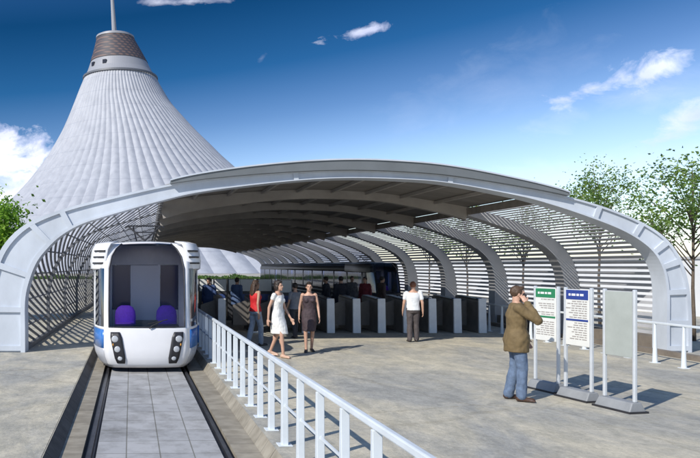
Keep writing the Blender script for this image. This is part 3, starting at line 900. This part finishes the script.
def hand(mb, el, wr, side, curl=.5, fwd=None):
    d = (wr - el).normalized(); fw = Vector(fwd) if fwd else Vector((0, 1, 0))
    n = d.cross(fw)
    if n.length < .2: n = Vector((1, 0, 0))
    n.normalize()
    w = n.cross(d).normalized()                    # across the palm, towards the thumb
    if n.x * side > 0: n = -n                      # palm faces the body
    pc = wr + d * .05
    M = Matrix((w, n, d)).transposed()
    mb.ell(pc, (.042, .018, .055), M, 12, 8)
    for k, (off, ln) in enumerate(((.028, .072), (.010, .080), (-.009, .074), (-.027, .058))):
        a = pc + d * .045 + w * off
        b_ = a + (d * math.cos(curl * .5) + n * math.sin(curl * .5)) * ln * .5
        c = b_ + (d * math.cos(curl * 1.3) + n * math.sin(curl * 1.3)) * ln * .5
        mb.cap(a, b_, .0105, .0095, 8); mb.cap(b_, c, .0095, .008, 8)
    a = pc + w * .03 - d * .02; b_ = a + (w * .7 + d * .7 + n * .3).normalized() * .035; c = b_ + (d * .9 + n * .4 + w * .2).normalized() * .03
    mb.cap(a, b_, .013, .011, 8); mb.cap(b_, c, .011, .009, 8)
    return pc, d, n, w
def person(label, loc, rz, h, f, P, top, bottom, hair, skin=SKIN, heels=False, group=None, curlR=.5):
    tk_fine = top[0] == 'jacket' and loc[1] < 15
    k = h / 1.74
    r = empty('person', loc, rz, label=label, cat='person', group=group); r.scale = (k, k, k)
    b = MB(); b.loft(torso(f))
    legr = (.082, .052, .034) if f else (.088, .057, .040)
    armr = (.043, .034, .024) if f else (.050, .041, .029)
    if f:
        for s_ in (-1, 1): b.ell((s_ * .068, .078, 1.29), (.062, .055, .06))
    hands = []
    for i, s_ in ((0, -1), (1, 1)):
        hp, kn, an, toe = P['hip'][i], P['knee'][i], P['ank'][i], P['toe'][i]
        b.cap(hp, kn, legr[0], legr[1], 14); b.cap(kn, an, legr[1] * .95, legr[2], 14)
        ca = kn.lerp(an, .28) + Vector((0, -.018, 0)); b.ell(ca, (.046, .05, .10)) 
        b.cap(an + Vector((0, -.02, -.03)), toe, .036, .024, 10)
        sh, el, wr = P['sh'][i], P['el'][i], P['wr'][i]
        b.ell(sh + Vector((-s_ * .015, 0, 0)), (.058, .055, .055))
        b.cap(sh, el, armr[0], armr[1]); b.cap(el, wr, armr[1], armr[2])
        hands.append(hand(b, el, wr, s_, curlR if i == 1 else .5))
    Mh = Matrix.Rotation(P['yh'], 3, 'Z'); hc = Vector((0, .018, 1.625))
    b.ell(hc + Mh @ Vector((0, -.01, .015)), (.073, .092, .098), Mh); b.ell(hc + Mh @ Vector((0, .025, -.045)), (.054, .062, .066), Mh)
    b.cap((0, -.01, 1.46), hc + Vector((0, -.01, -.06)), .05 if f else .058, .048 if f else .055)
    b.cap(hc + Mh @ Vector((0, .088, .008)), hc + Mh @ Vector((0, .104, -.022)), .009, .014, 8)
    b.ell(hc + Mh @ Vector((0, .085, -.062)), (.022, .012, .008), Mh); b.ell(hc + Mh @ Vector((0, .075, -.095)), (.022, .018, .016), Mh)
    for s_ in (-1, 1):
        b.ell(hc + Mh @ Vector((s_ * .075, -.005, -.005)), (.011, .02, .032), Mh)
        b.ell(hc + Mh @ Vector((s_ * .03, .074, .028)), (.026, .014, .009), Mh)
    body = mesh_obj('body', remeshed(b, .0085 if tk_fine else .011, 3, .45), skin, r)
    eyem = mat('eye_dark', (.03, .02, .02), .3)
    for s_ in (-1, 1):
        MB().ell(hc + Mh @ Vector((s_ * .030, .0815, .008)), (.012, .008, .006), Mh, 10, 6).build('eye', eyem, r, smooth=True)
    m = MB(); m.ell(hc + Mh @ Vector((0, .094, -.061)), (.018, .006, .004), Mh, 10, 6); m.build('mouth', mat('lips', (.38, .12, .10), .5), r, smooth=True)
    # hair
    kind, hm = hair
    if kind:
        m = MB(); m.ell(hc + Mh @ Vector((0, -.026, .034)), (.083, .094, .098), Mh, 20, 14)
        m.ell(hc + Mh @ Vector((0, .035, .092)), (.06, .05, .03), Mh)
        for s_ in (-1, 1): m.ell(hc + Mh @ Vector((s_ * .070, -.012, .03)), (.016, .04, .05), Mh)
        if kind == 'long':
            m.loft([(0, -.115, 1.33, .05, .022), (0, -.112, 1.40, .085, .03), (0, -.10, 1.48, .095, .038), (0, -.088, 1.56, .092, .045), (0, -.06, 1.64, .085, .06)], 16)
            for s_ in (-1, 1): m.cap(hc + Vector((s_ * .075, -.01, .0)), hc + Vector((s_ * .085, -.03, -.17)), .026, .018, 8)
        if kind == 'bun': m.ell(hc + Mh @ Vector((0, -.11, .03)), (.045, .04, .045), Mh)
        if kind == 'bob':
            for s_ in (-1, 1): m.ell(hc + Mh @ Vector((s_ * .068, -.03, -.035)), (.024, .055, .075), Mh)
            m.ell(hc + Mh @ Vector((0, -.07, -.04)), (.07, .045, .085), Mh)
        me = remeshed(m, .009, 2)
        displace(me, 38, 38, .006)
        mesh_obj('hair', me, hm, r)
    # clothes
    tk, tmat = top
    m = MB()
    if tk in ('tank', 'tee', 'jacket'):
        g_ = .020 if tk != 'jacket' else .026
        z0 = .92 if tk != 'jacket' else .84
        T = torso(f, g_, z0, 1.43 if tk == 'tank' else 1.455)
        if tk == 'jacket': T = [(0, -.005, .75, .222, .175), (0, -.005, .80, .224, .178)] + [(a, b_, c, d + .034 if c < 1.06 else d, e + .036 if c < 1.06 else e) for a, b_, c, d, e in T] + [(0, -.008, 1.495, .082, .075)]
        m.loft(T)
        if f:
            for s_ in (-1, 1): m.ell((s_ * .068, .082, 1.29), (.066, .06, .064))
        for i, s_ in ((0, -1), (1, 1)):
            sh, el, wr = P['sh'][i], P['el'][i], P['wr'][i]
            if tk == 'tee':
                m.ell(sh + Vector((-s_ * .015, 0, 0)), (.072, .066, .066)); m.cap(sh, sh.lerp(el, .55), armr[0] + .017, armr[0] + .014)
            elif tk == 'jacket':
                m.ell(sh + Vector((-s_ * .015, 0, 0)), (.086, .078, .08)); m.cap(sh, el, armr[0] + .026, armr[1] + .026); m.cap(el, wr.lerp(el, .08), armr[1] + .026, armr[2] + .020)
            else:
                m.cap((s_ * .105, .03, 1.36), (s_ * .10, -.01, 1.455), .026, .018, 8)
                m.cap((s_ * .10, -.04, 1.36), (s_ * .10, -.01, 1.455), .026, .018, 8)
    if tk == 'dress':
        T = torso(f, .011, .92, 1.42)
        kn = (P['knee'][0] + P['knee'][1]) / 2; sep = abs(P['knee'][0].y - P['knee'][1].y) / 2
        T = [(kn.x, kn.y - .005, kn.z + .015, .165, .105 + sep), (kn.x, kn.y * .8 - .005, kn.z + .12, .172, .115 + sep * .85), (0, kn.y * .4, kn.z + .27, .186, .130 + sep * .4)] + T
        m.loft(T)
        for s_ in (-1, 1):
            m.ell((s_ * .068, .082, 1.29), (.066, .06, .064)); m.cap((s_ * .11, .02, 1.37), (s_ * .115, -.01, 1.452), .03, .024, 8)
            i = 0 if s_ < 0 else 1
            if top[1].name.startswith('dress_white'): m.cap(P['sh'][i], P['sh'][i].lerp(P['el'][i], .25), armr[0] + .014, armr[0] + .012)
    me = remeshed(m, .011, 4)
    displace(me, 9, 9, .012 if tk == 'jacket' else .008); displace(me, 24, 18, .007 if tk == 'jacket' else .005)
    mesh_obj({'tank': 'tank_top', 'tee': 't_shirt', 'jacket': 'jacket', 'dress': 'dress'}[tk], me, tmat, r)
    if bottom:
        m = MB(); m.loft(torso(f, .010, .84, 1.00))
        for i in (0, 1):
            hp, kn, an = P['hip'][i], P['knee'][i], P['ank'][i]
            m.cap(hp + Vector((0, 0, .03)), kn, legr[0] + .018, legr[1] + .022, 14); m.cap(kn, an + Vector((0, 0, .0)), legr[1] + .022, legr[2] + .034, 14)
        me = remeshed(m, .012, 4)
        displace(me, 10, 7, .009); displace(me, 26, 16, .006)
        mesh_obj('trousers', me, bottom, r)
    shm = heels if heels else mat('shoe_black_leather', (.03, .025, .025), .4)
    for i in (0, 1):
        an, toe = P['ank'][i], P['toe'][i]
        m = MB(); m.cap(an + Vector((0, -.035, -.038)), toe + Vector((0, 0, .002)), .043, .030, 12); m.ell(an + Vector((0, -.02, -.03)), (.043, .055, .045))
        d_ = (toe - an); m.box(((an + toe) / 2 + Vector((0, -.01, 0))).to_tuple()[:2] + (min(toe.z, an.z - .05) - .014,), (.075, .25, .02), math.atan2(-d_.x, d_.y))
        mesh_obj('shoe', remeshed(m, .009, 2), shm, r)
    return r, hands
brown_hair = mat('hair_brown', (.055, .03, .018), .6, 0, .4, 60); dark_hair = mat('hair_black_brown', (.025, .016, .012), .55, 0, .4, 60); red_hair = mat('hair_red_brown', (.22, .08, .04), .6, 0, .3, 60)
denim = mat('denim_blue', (.12, .17, .26), .85, 0, .3, 12, .2, 90); greyjean = mat('denim_light_grey', (.32, .37, .43), .85, 0, .2, 12, .2, 90)
PH = pose(.07, armR=((.235, .235, 1.24), (.125, .105, 1.50)), armL=((-.25, .03, 1.14), (-.23, .15, .92)))
PH['toe'][0] += Vector((-.02, 0, 0))
man_loc = (X(517, DG(400.5)), DG(400.5), 0)
manr, mh = person('man in a brown jacket and blue jeans holding a phone to his ear', man_loc, R(-108), 1.78, False, PH, ('jacket', mat('jacket_brown', (.165, .115, .052), .8, 0, .2, 9, .2, 70)), denim,
                  ('short', mat('hair_mid_brown', (.075, .042, .022), .6, 0, .4, 60)), heels=mat('shoe_brown_leather', (.06, .03, .018), .45), curlR=1.1)
pc, hd, hn, hw = mh[1]
ph = MB(); Mp = Matrix((hw, hn, hd)).transposed()
ph.box((0, 0, 0), (.06, .012, .13)); 
po = bevel(ph.build('mobile_phone', mat('phone_black', (.02, .02, .025), .2)), .004)
tag(po, 'small dark phone held to the ear of the man in the brown jacket', 'phone')
kk = 1.78 / 1.74
po.matrix_world = Matrix.Translation(man_loc) @ Matrix.Rotation(R(-108), 4, 'Z') @ Matrix.Translation((pc + hd * .03 - Vector((.028, 0, 0))) * kk) @ Matrix.Rotation(R(-25), 4, 'X') @ Matrix.Rotation(R(90), 4, 'Z')
G1 = 'people walking by the gates'
d = 18.4
red_loc = (X(255.5, d), d, 0)
rp, rh = person('woman in a red tank top and pale grey jeans carrying a black bag', red_loc, R(-62), 1.72, True, pose(.15, female=True), ('tank', mat('top_red', (.55, .015, .02), .7, 0, .12, 14)), greyjean, ('long', brown_hair), SKIN2)
d = 16.1
person('woman in a short white dress and pale heels striding past the railing', (X(278, d), d, 0), R(-128), 1.76, True, pose(.20, female=True), ('dress', mat('dress_white_cotton', (.78, .77, .74), .7, 0, .06, 10)), None, ('bob', dark_hair), SKIN, heels=mat('shoe_beige', (.50, .33, .24), .4))
d = 17.1
person('woman in a dark purple brown dress walking towards the viewer', (X(309, d), d, 0), R(172), 1.70, True, pose(.10, female=True), ('dress', mat('dress_dark_plum', (.055, .036, .042), .75, 0, .3, 14)), None, ('bun', dark_hair), SKIN, heels=mat('shoe_black_leather', ()))
d = 20.4
person('person in a grey top and dark trousers walking between the two women in dresses', (X(295, d), d, 0), R(20), 1.60, True, pose(.12, female=True), ('tee', mat('top_grey', (.20, .21, .24), .8, 0, .15, 10)), mat('trousers_charcoal', (.035, .035, .045), .8, 0, .2, 12), ('short', dark_hair), SKIN2)
d = 19.4
person('man in a white t-shirt and dark grey trousers facing the gates', (X(413, d), d, 0), R(-12), 1.66, False, pose(.05), ('tee', mat('top_white', (.74, .76, .78), .7, 0, .06, 10)), mat('trousers_dark_brown', (.075, .062, .062), .8, 0, .2, 12), ('short', red_hair), SKIN)
d = 26.5
person('person in a dark red coat standing in the shade behind the gates', (X(365, d), d, 0), R(140), 1.68, True, pose(.06, female=True), ('jacket', mat('coat_dark_red', (.16, .02, .03), .8)), mat('trousers_charcoal', ()), ('short', dark_hair), SKIN2, group='dim figures beyond the gates')
d = 25.2
person('person in dark clothes beyond the gates, left of the dark red coat', (X(341, d), d, 0), R(10), 1.72, False, pose(.08), ('jacket', mat('coat_black_navy', (.02, .022, .035), .8)), mat('trousers_charcoal', ()), ('short', dark_hair), SKIN2, group='dim figures beyond the gates')
G3 = 'dim figures beyond the gates'
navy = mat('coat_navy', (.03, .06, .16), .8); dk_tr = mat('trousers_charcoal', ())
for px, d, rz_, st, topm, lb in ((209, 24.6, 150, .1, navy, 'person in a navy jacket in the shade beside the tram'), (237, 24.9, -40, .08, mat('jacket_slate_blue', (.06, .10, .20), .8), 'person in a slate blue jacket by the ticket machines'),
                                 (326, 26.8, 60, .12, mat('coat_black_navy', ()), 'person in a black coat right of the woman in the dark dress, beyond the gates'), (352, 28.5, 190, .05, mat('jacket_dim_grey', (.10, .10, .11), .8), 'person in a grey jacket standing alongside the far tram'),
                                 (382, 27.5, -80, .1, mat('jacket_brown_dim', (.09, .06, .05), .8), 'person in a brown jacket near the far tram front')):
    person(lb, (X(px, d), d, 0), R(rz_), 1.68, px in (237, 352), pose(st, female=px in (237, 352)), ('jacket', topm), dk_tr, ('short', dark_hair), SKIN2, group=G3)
# shoulder bag of the woman in red: hangs from her left hand
kr = 1.72 / 1.74
hp_ = Matrix.Rotation(R(-62), 3, 'Z') @ ((rh[0][0] + rh[0][1] * .05) * kr) + Vector(red_loc)
m = MB()
m.hexa([(-.05, -.16, -.42), (.05, -.16, -.42), (.05, .16, -.42), (-.05, .16, -.42), (-.03, -.13, -.12), (.03, -.13, -.12), (.03, .13, -.12), (-.03, .13, -.12)])
for sx in (-.025, .025): m.tube([(sx, -.08, -.13), (sx * .6, -.05, -.03), (0, 0, .005), (sx * .6, .05, -.03), (sx, .08, -.13)], .008, 6)
bg = bevel(m.build('handbag', mat('bag_black', (.015, .015, .018), .5)), .012)
bg.location = hp_; bg.rotation_euler = (0, 0, R(-62)); tag(bg, 'black handbag hanging from the hand of the woman in the red top', 'bag')

# ------------------------------------------------------------------ trees
bark = mat('bark_grey_brown', (.13, .10, .075), .9, 0, .35, 8, .5, 25)
LEAFY = set()
def leaf_mat(name, c):
    m = mat(name, tuple(k * 1.75 for k in c), .55, 0, .35, 1.3)
    b = m.node_tree.nodes['Principled BSDF']; b.inputs['Subsurface Weight'].default_value = 0
    b.inputs['Specular IOR Level'].default_value = .3
    if name not in LEAFY:
        LEAFY.add(name); N, L = m.node_tree.nodes, m.node_tree.links
        tl_ = N.new('ShaderNodeBsdfTranslucent'); tl_.inputs[0].default_value = (c[0] * 3.2, c[1] * 3.0, c[2] * 2.2, 1)
        mx = N.new('ShaderNodeMixShader'); mx.inputs[0].default_value = .5
        L.new(b.outputs[0], mx.inputs[1]); L.new(tl_.outputs[0], mx.inputs[2]); L.new(mx.outputs[0], N['Material Output'].inputs[0])
    return m
L1 = leaf_mat('leaf_mid_green', (.085, .14, .035)); L2 = leaf_mat('leaf_light_green', (.15, .21, .055)); L3 = leaf_mat('leaf_dark_green', (.045, .08, .025))
B1 = leaf_mat('bush_leaf_bright', (.10, .19, .025)); B2 = leaf_mat('bush_leaf_yellow', (.16, .25, .04)); B3 = leaf_mat('bush_leaf_deep', (.05, .10, .018))
def tree(label, loc, th, cz, cr, nb, per, leaf, seed, mats, clump=.45, tr=.055, group='young trees beyond the canopy'):
    q = random.Random(seed)
    r = empty('young_tree', loc, 0, label=label, cat='tree', group=group)
    t = MB(); lean = Vector((q.uniform(-.12, .12), q.uniform(-.12, .12), 0))
    top = Vector((0, 0, cz + cr[2] * .55)) + lean
    spine = [Vector((0, 0, 0)).lerp(top, k / 6) + Vector((q.uniform(-.04, .04), q.uniform(-.04, .04), 0)) * (k > 0) for k in range(7)]
    t.tube(spine, [tr * (1 - .13 * k) for k in range(7)], 8)
    lf = bmesh.new(); tips = []
    for k in range(nb):
        a = q.uniform(0, 2 * PI); el = q.uniform(-.75, 1); rad = q.uniform(.45, 1)
        ce = math.sqrt(max(0, 1 - el * el * .9))
        e = Vector((cr[0] * rad * ce * math.cos(a), cr[1] * rad * ce * math.sin(a), cz + cr[2] * el * rad)) + lean
        b0 = max(th * .8, min(e.z - .2, top.z) - q.uniform(.4, 1.4))
        st = Vector((0, 0, 0)).lerp(top, min(.97, b0 / top.z)); md = st.lerp(e, .5) + Vector((0, 0, q.uniform(-.02, .18)))
        t.tube([st, md, e], [tr * .36, tr * .24, .006], 5)
        tips += [(e, 1.0), (md.lerp(e, .55), .75)]
        for _ in range(2):
            e2 = md.lerp(e, q.uniform(.3, .9)) + Vector((q.gauss(0, .35), q.gauss(0, .35), q.gauss(.1, .25))) * cr[0] * .5
            t.tube([md.lerp(e, .3), e2], [tr * .14, .004], 4); tips.append((e2, .8))
    t.build('trunk', bark, r, smooth=True)
    for e, sc in tips:
        m_ = q.choice((0, 0, 1, 2)); n_ = int(per * sc * q.uniform(.5, 1.3)); cl_ = clump * q.uniform(.6, 1.2)
        for _ in range(n_):
            p = e + Vector((q.gauss(0, cl_ * .55), q.gauss(0, cl_ * .55), q.gauss(0, cl_ * .42)))
            d_ = Vector((q.uniform(-1, 1), q.uniform(-1, 1), q.uniform(-.8, .5))).normalized()
            w_ = d_.cross(Vector((q.uniform(-1, 1), q.uniform(-1, 1), q.uniform(-1, 1)))).normalized()
            s_ = leaf * q.uniform(.6, 1.25); nn = d_.cross(w_) * s_ * .12
            v = [lf.verts.new(p), lf.verts.new(p + d_ * s_ * .5 + w_ * s_ * .3 + nn), lf.verts.new(p + d_ * s_), lf.verts.new(p + d_ * s_ * .5 - w_ * s_ * .3 + nn)]
            fc = lf.faces.new(v); fc.material_index = m_ if q.random() < .7 else q.randrange(3)
    c = MB(); c.bm.free(); c.bm = lf; c.build('crown', mats, r, normals=False)
    return r
TX = 16.0
TREES = [(694, 19.6, 2.0, 3.75, (1.5, 1.5, 1.25), 'large leafy tree at the right edge above the canopy leg', 11, 62),
         (600, 24.8, 2.4, 4.15, (1.45, 1.4, 1.75), 'slim tree behind the front right bay, its top above the roof rim', 12, 62),
         (524, 29.8, 2.4, 3.9, (1.4, 1.4, 1.5), 'slim tree seen through the second louvred bay from the right', 13, 26),
         (468, 35.0, 2.4, 4.0, (1.5, 1.5, 1.5), 'slim tree seen through the third louvred bay from the right', 14, 24),
         (428, 40.3, 2.4, 4.0, (1.5, 1.5, 1.5), 'slim tree seen through the fourth louvred bay from the right', 15, 24)]
for px, d, th, cz, cr, lb, sd, per in TREES:
    tree(lb, (X(px, d), d, 0), th, cz, cr, 22, per, .105 if d < 30 else .15, sd, [L1, L2, L3], .5)
tree('bright green bushy tree behind the left foot of the canopy', (X(-8, 27), 27, 0), 1.0, 3.0, (1.75, 1.6, 1.95), 46, 75, .17, 21, [B1, B2, B3], .5, .10, group='trees left of the canopy')
# low far greenery as one mass
q = random.Random(5); lf = bmesh.new()
for _ in range(9000):
    x = q.uniform(-30, 120); z = abs(q.gauss(0, .55)) + .1
    hgt = .45 + .5 * noise.noise(Vector((x * .25, 0, 0))) + .35 * noise.noise(Vector((x * .9, 3, 0)))
    p = Vector((x, 112 + q.uniform(-1.5, 1.5), q.uniform(0, 1) * max(.3, hgt)))
    s_ = q.uniform(.25, .5); d_ = Vector((q.uniform(-1, 1), q.uniform(-.5, .5), q.uniform(-1, 1))).normalized(); w_ = d_.cross(Vector((0, 1, .3))).normalized()
    v = [lf.verts.new(p + a * s_ * .5) for a in (-d_, w_ * .7, d_, -w_ * .7)]
    lf.faces.new(v).material_index = q.choice((0, 1, 2, 2))
c = MB(); c.bm.free(); c.bm = lf
tag(c.build('far_hedge', [L3, L1, L3], normals=False), 'low strip of far off green hedge on the horizon beyond the platform', 'hedge', kind='stuff')

pw = empty('backdrop_wall', (23, 60, 0), 0, label='long pale wall added as a bright backdrop beyond the slatted right side', cat='wall')
m = MB()
m.box((0, 0, 1.2), (.25, 110, 2.4))
m.build('wall_panel', mat('pale_render', (.74, .75, .76), .8, 0, .06, .6), pw)  # added wall, gives a bright sunlit backdrop between the slats
MB().box((0, 0, 2.45), (.4, 110.2, .1)).build('coping', mat('coping_grey', (.5, .5, .5), .7), pw)
# ------------------------------------------------------------------ sky, sun
SUN_TO = Vector((-.77, -.64, 0)).normalized(); EL = R(37)
AZ = math.atan2(SUN_TO.x, SUN_TO.y)
sun = bpy.data.lights.new('sun', 'SUN'); sun.energy = 3.4; sun.angle = R(.5); sun.color = (1, .95, .87)
so = bpy.data.objects.new('sun', sun); col.objects.link(so)
dirv = Vector((SUN_TO.x * math.cos(EL), SUN_TO.y * math.cos(EL), math.sin(EL)))
so.rotation_euler = dirv.to_track_quat('Z', 'Y').to_euler(); so.location = (0, 0, 60)
w = bpy.data.worlds.new('World'); scene.world = w; w.use_nodes = True
N, L = w.node_tree.nodes, w.node_tree.links
bgn = N['Background']; bgn.inputs[1].default_value = .13
sky = N.new('ShaderNodeTexSky'); sky.sky_type = 'NISHITA'; sky.sun_disc = False; sky.sun_elevation = EL; sky.sun_rotation = AZ % (2 * PI)
sky.air_density = 1.0; sky.dust_density = .6; sky.ozone_density = 2.5
tc = N.new('ShaderNodeTexCoord'); sp = N.new('ShaderNodeSeparateXYZ'); L.new(tc.outputs['Generated'], sp.inputs[0])
def mth(op, a, b=None, c=None, clamp=False):
    n_ = N.new('ShaderNodeMath'); n_.operation = op; n_.use_clamp = clamp
    for i, v in enumerate((a, b, c)):
        if v is None: continue
        if isinstance(v, (int, float)): n_.inputs[i].default_value = v
        else: L.new(v, n_.inputs[i])
    return n_.outputs[0]
az = mth('ARCTAN2', sp.outputs[0], sp.outputs[1]); el = mth('ARCSINE', sp.outputs[2])
def dirpx(px, py):
    v = Vector(((px - VX) / F, 1, (VY - py) / F)).normalized(); return math.atan2(v.x, v.y), math.asin(v.z)
# deeper blue away from the horizon
rp_ = N.new('ShaderNodeValToRGB'); cr_ = rp_.color_ramp
SKYRAMP = [(0.0, (1.02, 1.0, 1.06)), (.09, (1.04, 1.0, 1.04)), (.17, (.78, .82, .95)), (.26, (.35, .47, .64)), (.34, (.075, .26, .43)), (.44, (.022, .155, .28)), (.62, (.2, .4, .65)), (1.0, (.8, .9, 1.0))]
cr_.elements[0].position = SKYRAMP[0][0]; cr_.elements[0].color = (*SKYRAMP[0][1], 1)
cr_.elements[1].position = SKYRAMP[-1][0]; cr_.elements[1].color = (*SKYRAMP[-1][1], 1)
for p_, c_ in SKYRAMP[1:-1]:
    e = cr_.elements.new(p_); e.color = (*c_, 1)
azc = mth('MINIMUM', mth('MAXIMUM', az, -.6), 1.0)
elf = mth('DIVIDE', mth('SUBTRACT', el, mth('MULTIPLY', mth('SUBTRACT', azc, .35), .11)), R(50), clamp=True); L.new(elf, rp_.inputs[0])
mu = N.new('ShaderNodeMix'); mu.data_type = 'RGBA'; mu.blend_type = 'MULTIPLY'; mu.inputs[0].default_value = 1; mu.clamp_result = False
L.new(sky.outputs[0], mu.inputs[6]); L.new(rp_.outputs[0], mu.inputs[7])
# clouds
nz = N.new('ShaderNodeTexNoise'); nz.inputs['Scale'].default_value = 16; nz.inputs['Detail'].default_value = 9; nz.inputs['Roughness'].default_value = .62; nz.inputs['Distortion'].default_value = .4
mp = N.new('ShaderNodeMapping'); mp.inputs['Scale'].default_value = (1, 1, 1.7); L.new(tc.outputs['Generated'], mp.inputs[0]); L.new(mp.outputs[0], nz.inputs['Vector'])
nf = mth('SUBTRACT', nz.outputs['Fac'], .5)
CL = [(8, 158, 72, 44, 0, 1.3, 1.3, .97), (-10, 195, 110, 48, 0, 1.2, 1.0, .85), (363, 31, 34, 6, 7, 2.0, .9, .75), (588, 91, 42, 15, 12, 2.0, .8, .68), (652, 70, 72, 18, 14, 2.0, .8, .7), (690, 120, 52, 18, 12, 1.8, .8, .65), (190, 1, 75, 5, 0, 1.6, .8, .5), (600, 165, 160, 24, 3, 1.0, .4, .45), (490, 85, 130, 45, 20, 1.4, .3, .16), (640, 95, 120, 30, 14, 1.6, .35, .3), (262, 58, 10, 5, 40, 1.6, .5, .25)]
tot = None
for cx, cy, ax, ay, rot, kn, gain, mx_ in CL:
    a0_, e0_ = dirpx(cx, cy); sa = ax / F * math.cos(a0_) ** 1.5; sb = ay / F * math.cos(a0_)
    du = mth('SUBTRACT', az, a0_); dv = mth('SUBTRACT', el, e0_)
    c_, s_ = math.cos(R(rot)), math.sin(R(rot))
    u_ = mth('ADD', mth('MULTIPLY', du, c_ / sa), mth('MULTIPLY', dv, s_ / sa))
    v_ = mth('ADD', mth('MULTIPLY', du, -s_ / sb), mth('MULTIPLY', dv, c_ / sb))
    rr_ = mth('SQRT', mth('ADD', mth('MULTIPLY', u_, u_), mth('MULTIPLY', v_, v_)))
    den = mth('MULTIPLY', mth('ADD', mth('SUBTRACT', .8, rr_), mth('MULTIPLY', nf, kn * 2)), gain * 1.6, clamp=True)
    den = mth('MULTIPLY', den, mx_)
    tot = den if tot is None else mth('MAXIMUM', tot, den)
n2 = N.new('ShaderNodeTexNoise'); n2.inputs['Scale'].default_value = 11; n2.inputs['Detail'].default_value = 6; L.new(mp.outputs[0], n2.inputs['Vector'])
cc = N.new('ShaderNodeValToRGB'); cc.color_ramp.elements[0].position = .35; cc.color_ramp.elements[0].color = (4.6, 4.9, 6.6, 1); cc.color_ramp.elements[1].position = .62; cc.color_ramp.elements[1].color = (7.2, 7.4, 8.4, 1)
L.new(n2.outputs['Fac'], cc.inputs[0])
mc = N.new('ShaderNodeMix'); mc.data_type = 'RGBA'; mc.clamp_result = False
L.new(tot, mc.inputs[0]); L.new(mu.outputs[2], mc.inputs[6]); L.new(cc.outputs[0], mc.inputs[7])
L.new(mc.outputs[2], bgn.inputs[0])

# ------------------------------------------------------------------ camera
cam = bpy.data.cameras.new('camera'); cam.sensor_width = 36; cam.lens = 36 * F / 700; cam.clip_end = 6000; cam.clip_start = .05
cam.shift_x = (350 - VX) / 700; cam.shift_y = (VY - 229) / 700
co = bpy.data.objects.new('camera', cam); col.objects.link(co); co.location = (0, 0, CAMH); co.rotation_euler = (R(90), 0, 0)
scene.camera = co
vs = scene.view_settings; vs.view_transform = 'Standard'; vs.look = 'None'; vs.gamma = 1; vs.use_curve_mapping = False; vs.exposure = 0.45
scene.cycles.max_bounces = 8; scene.cycles.transparent_max_bounces = 16
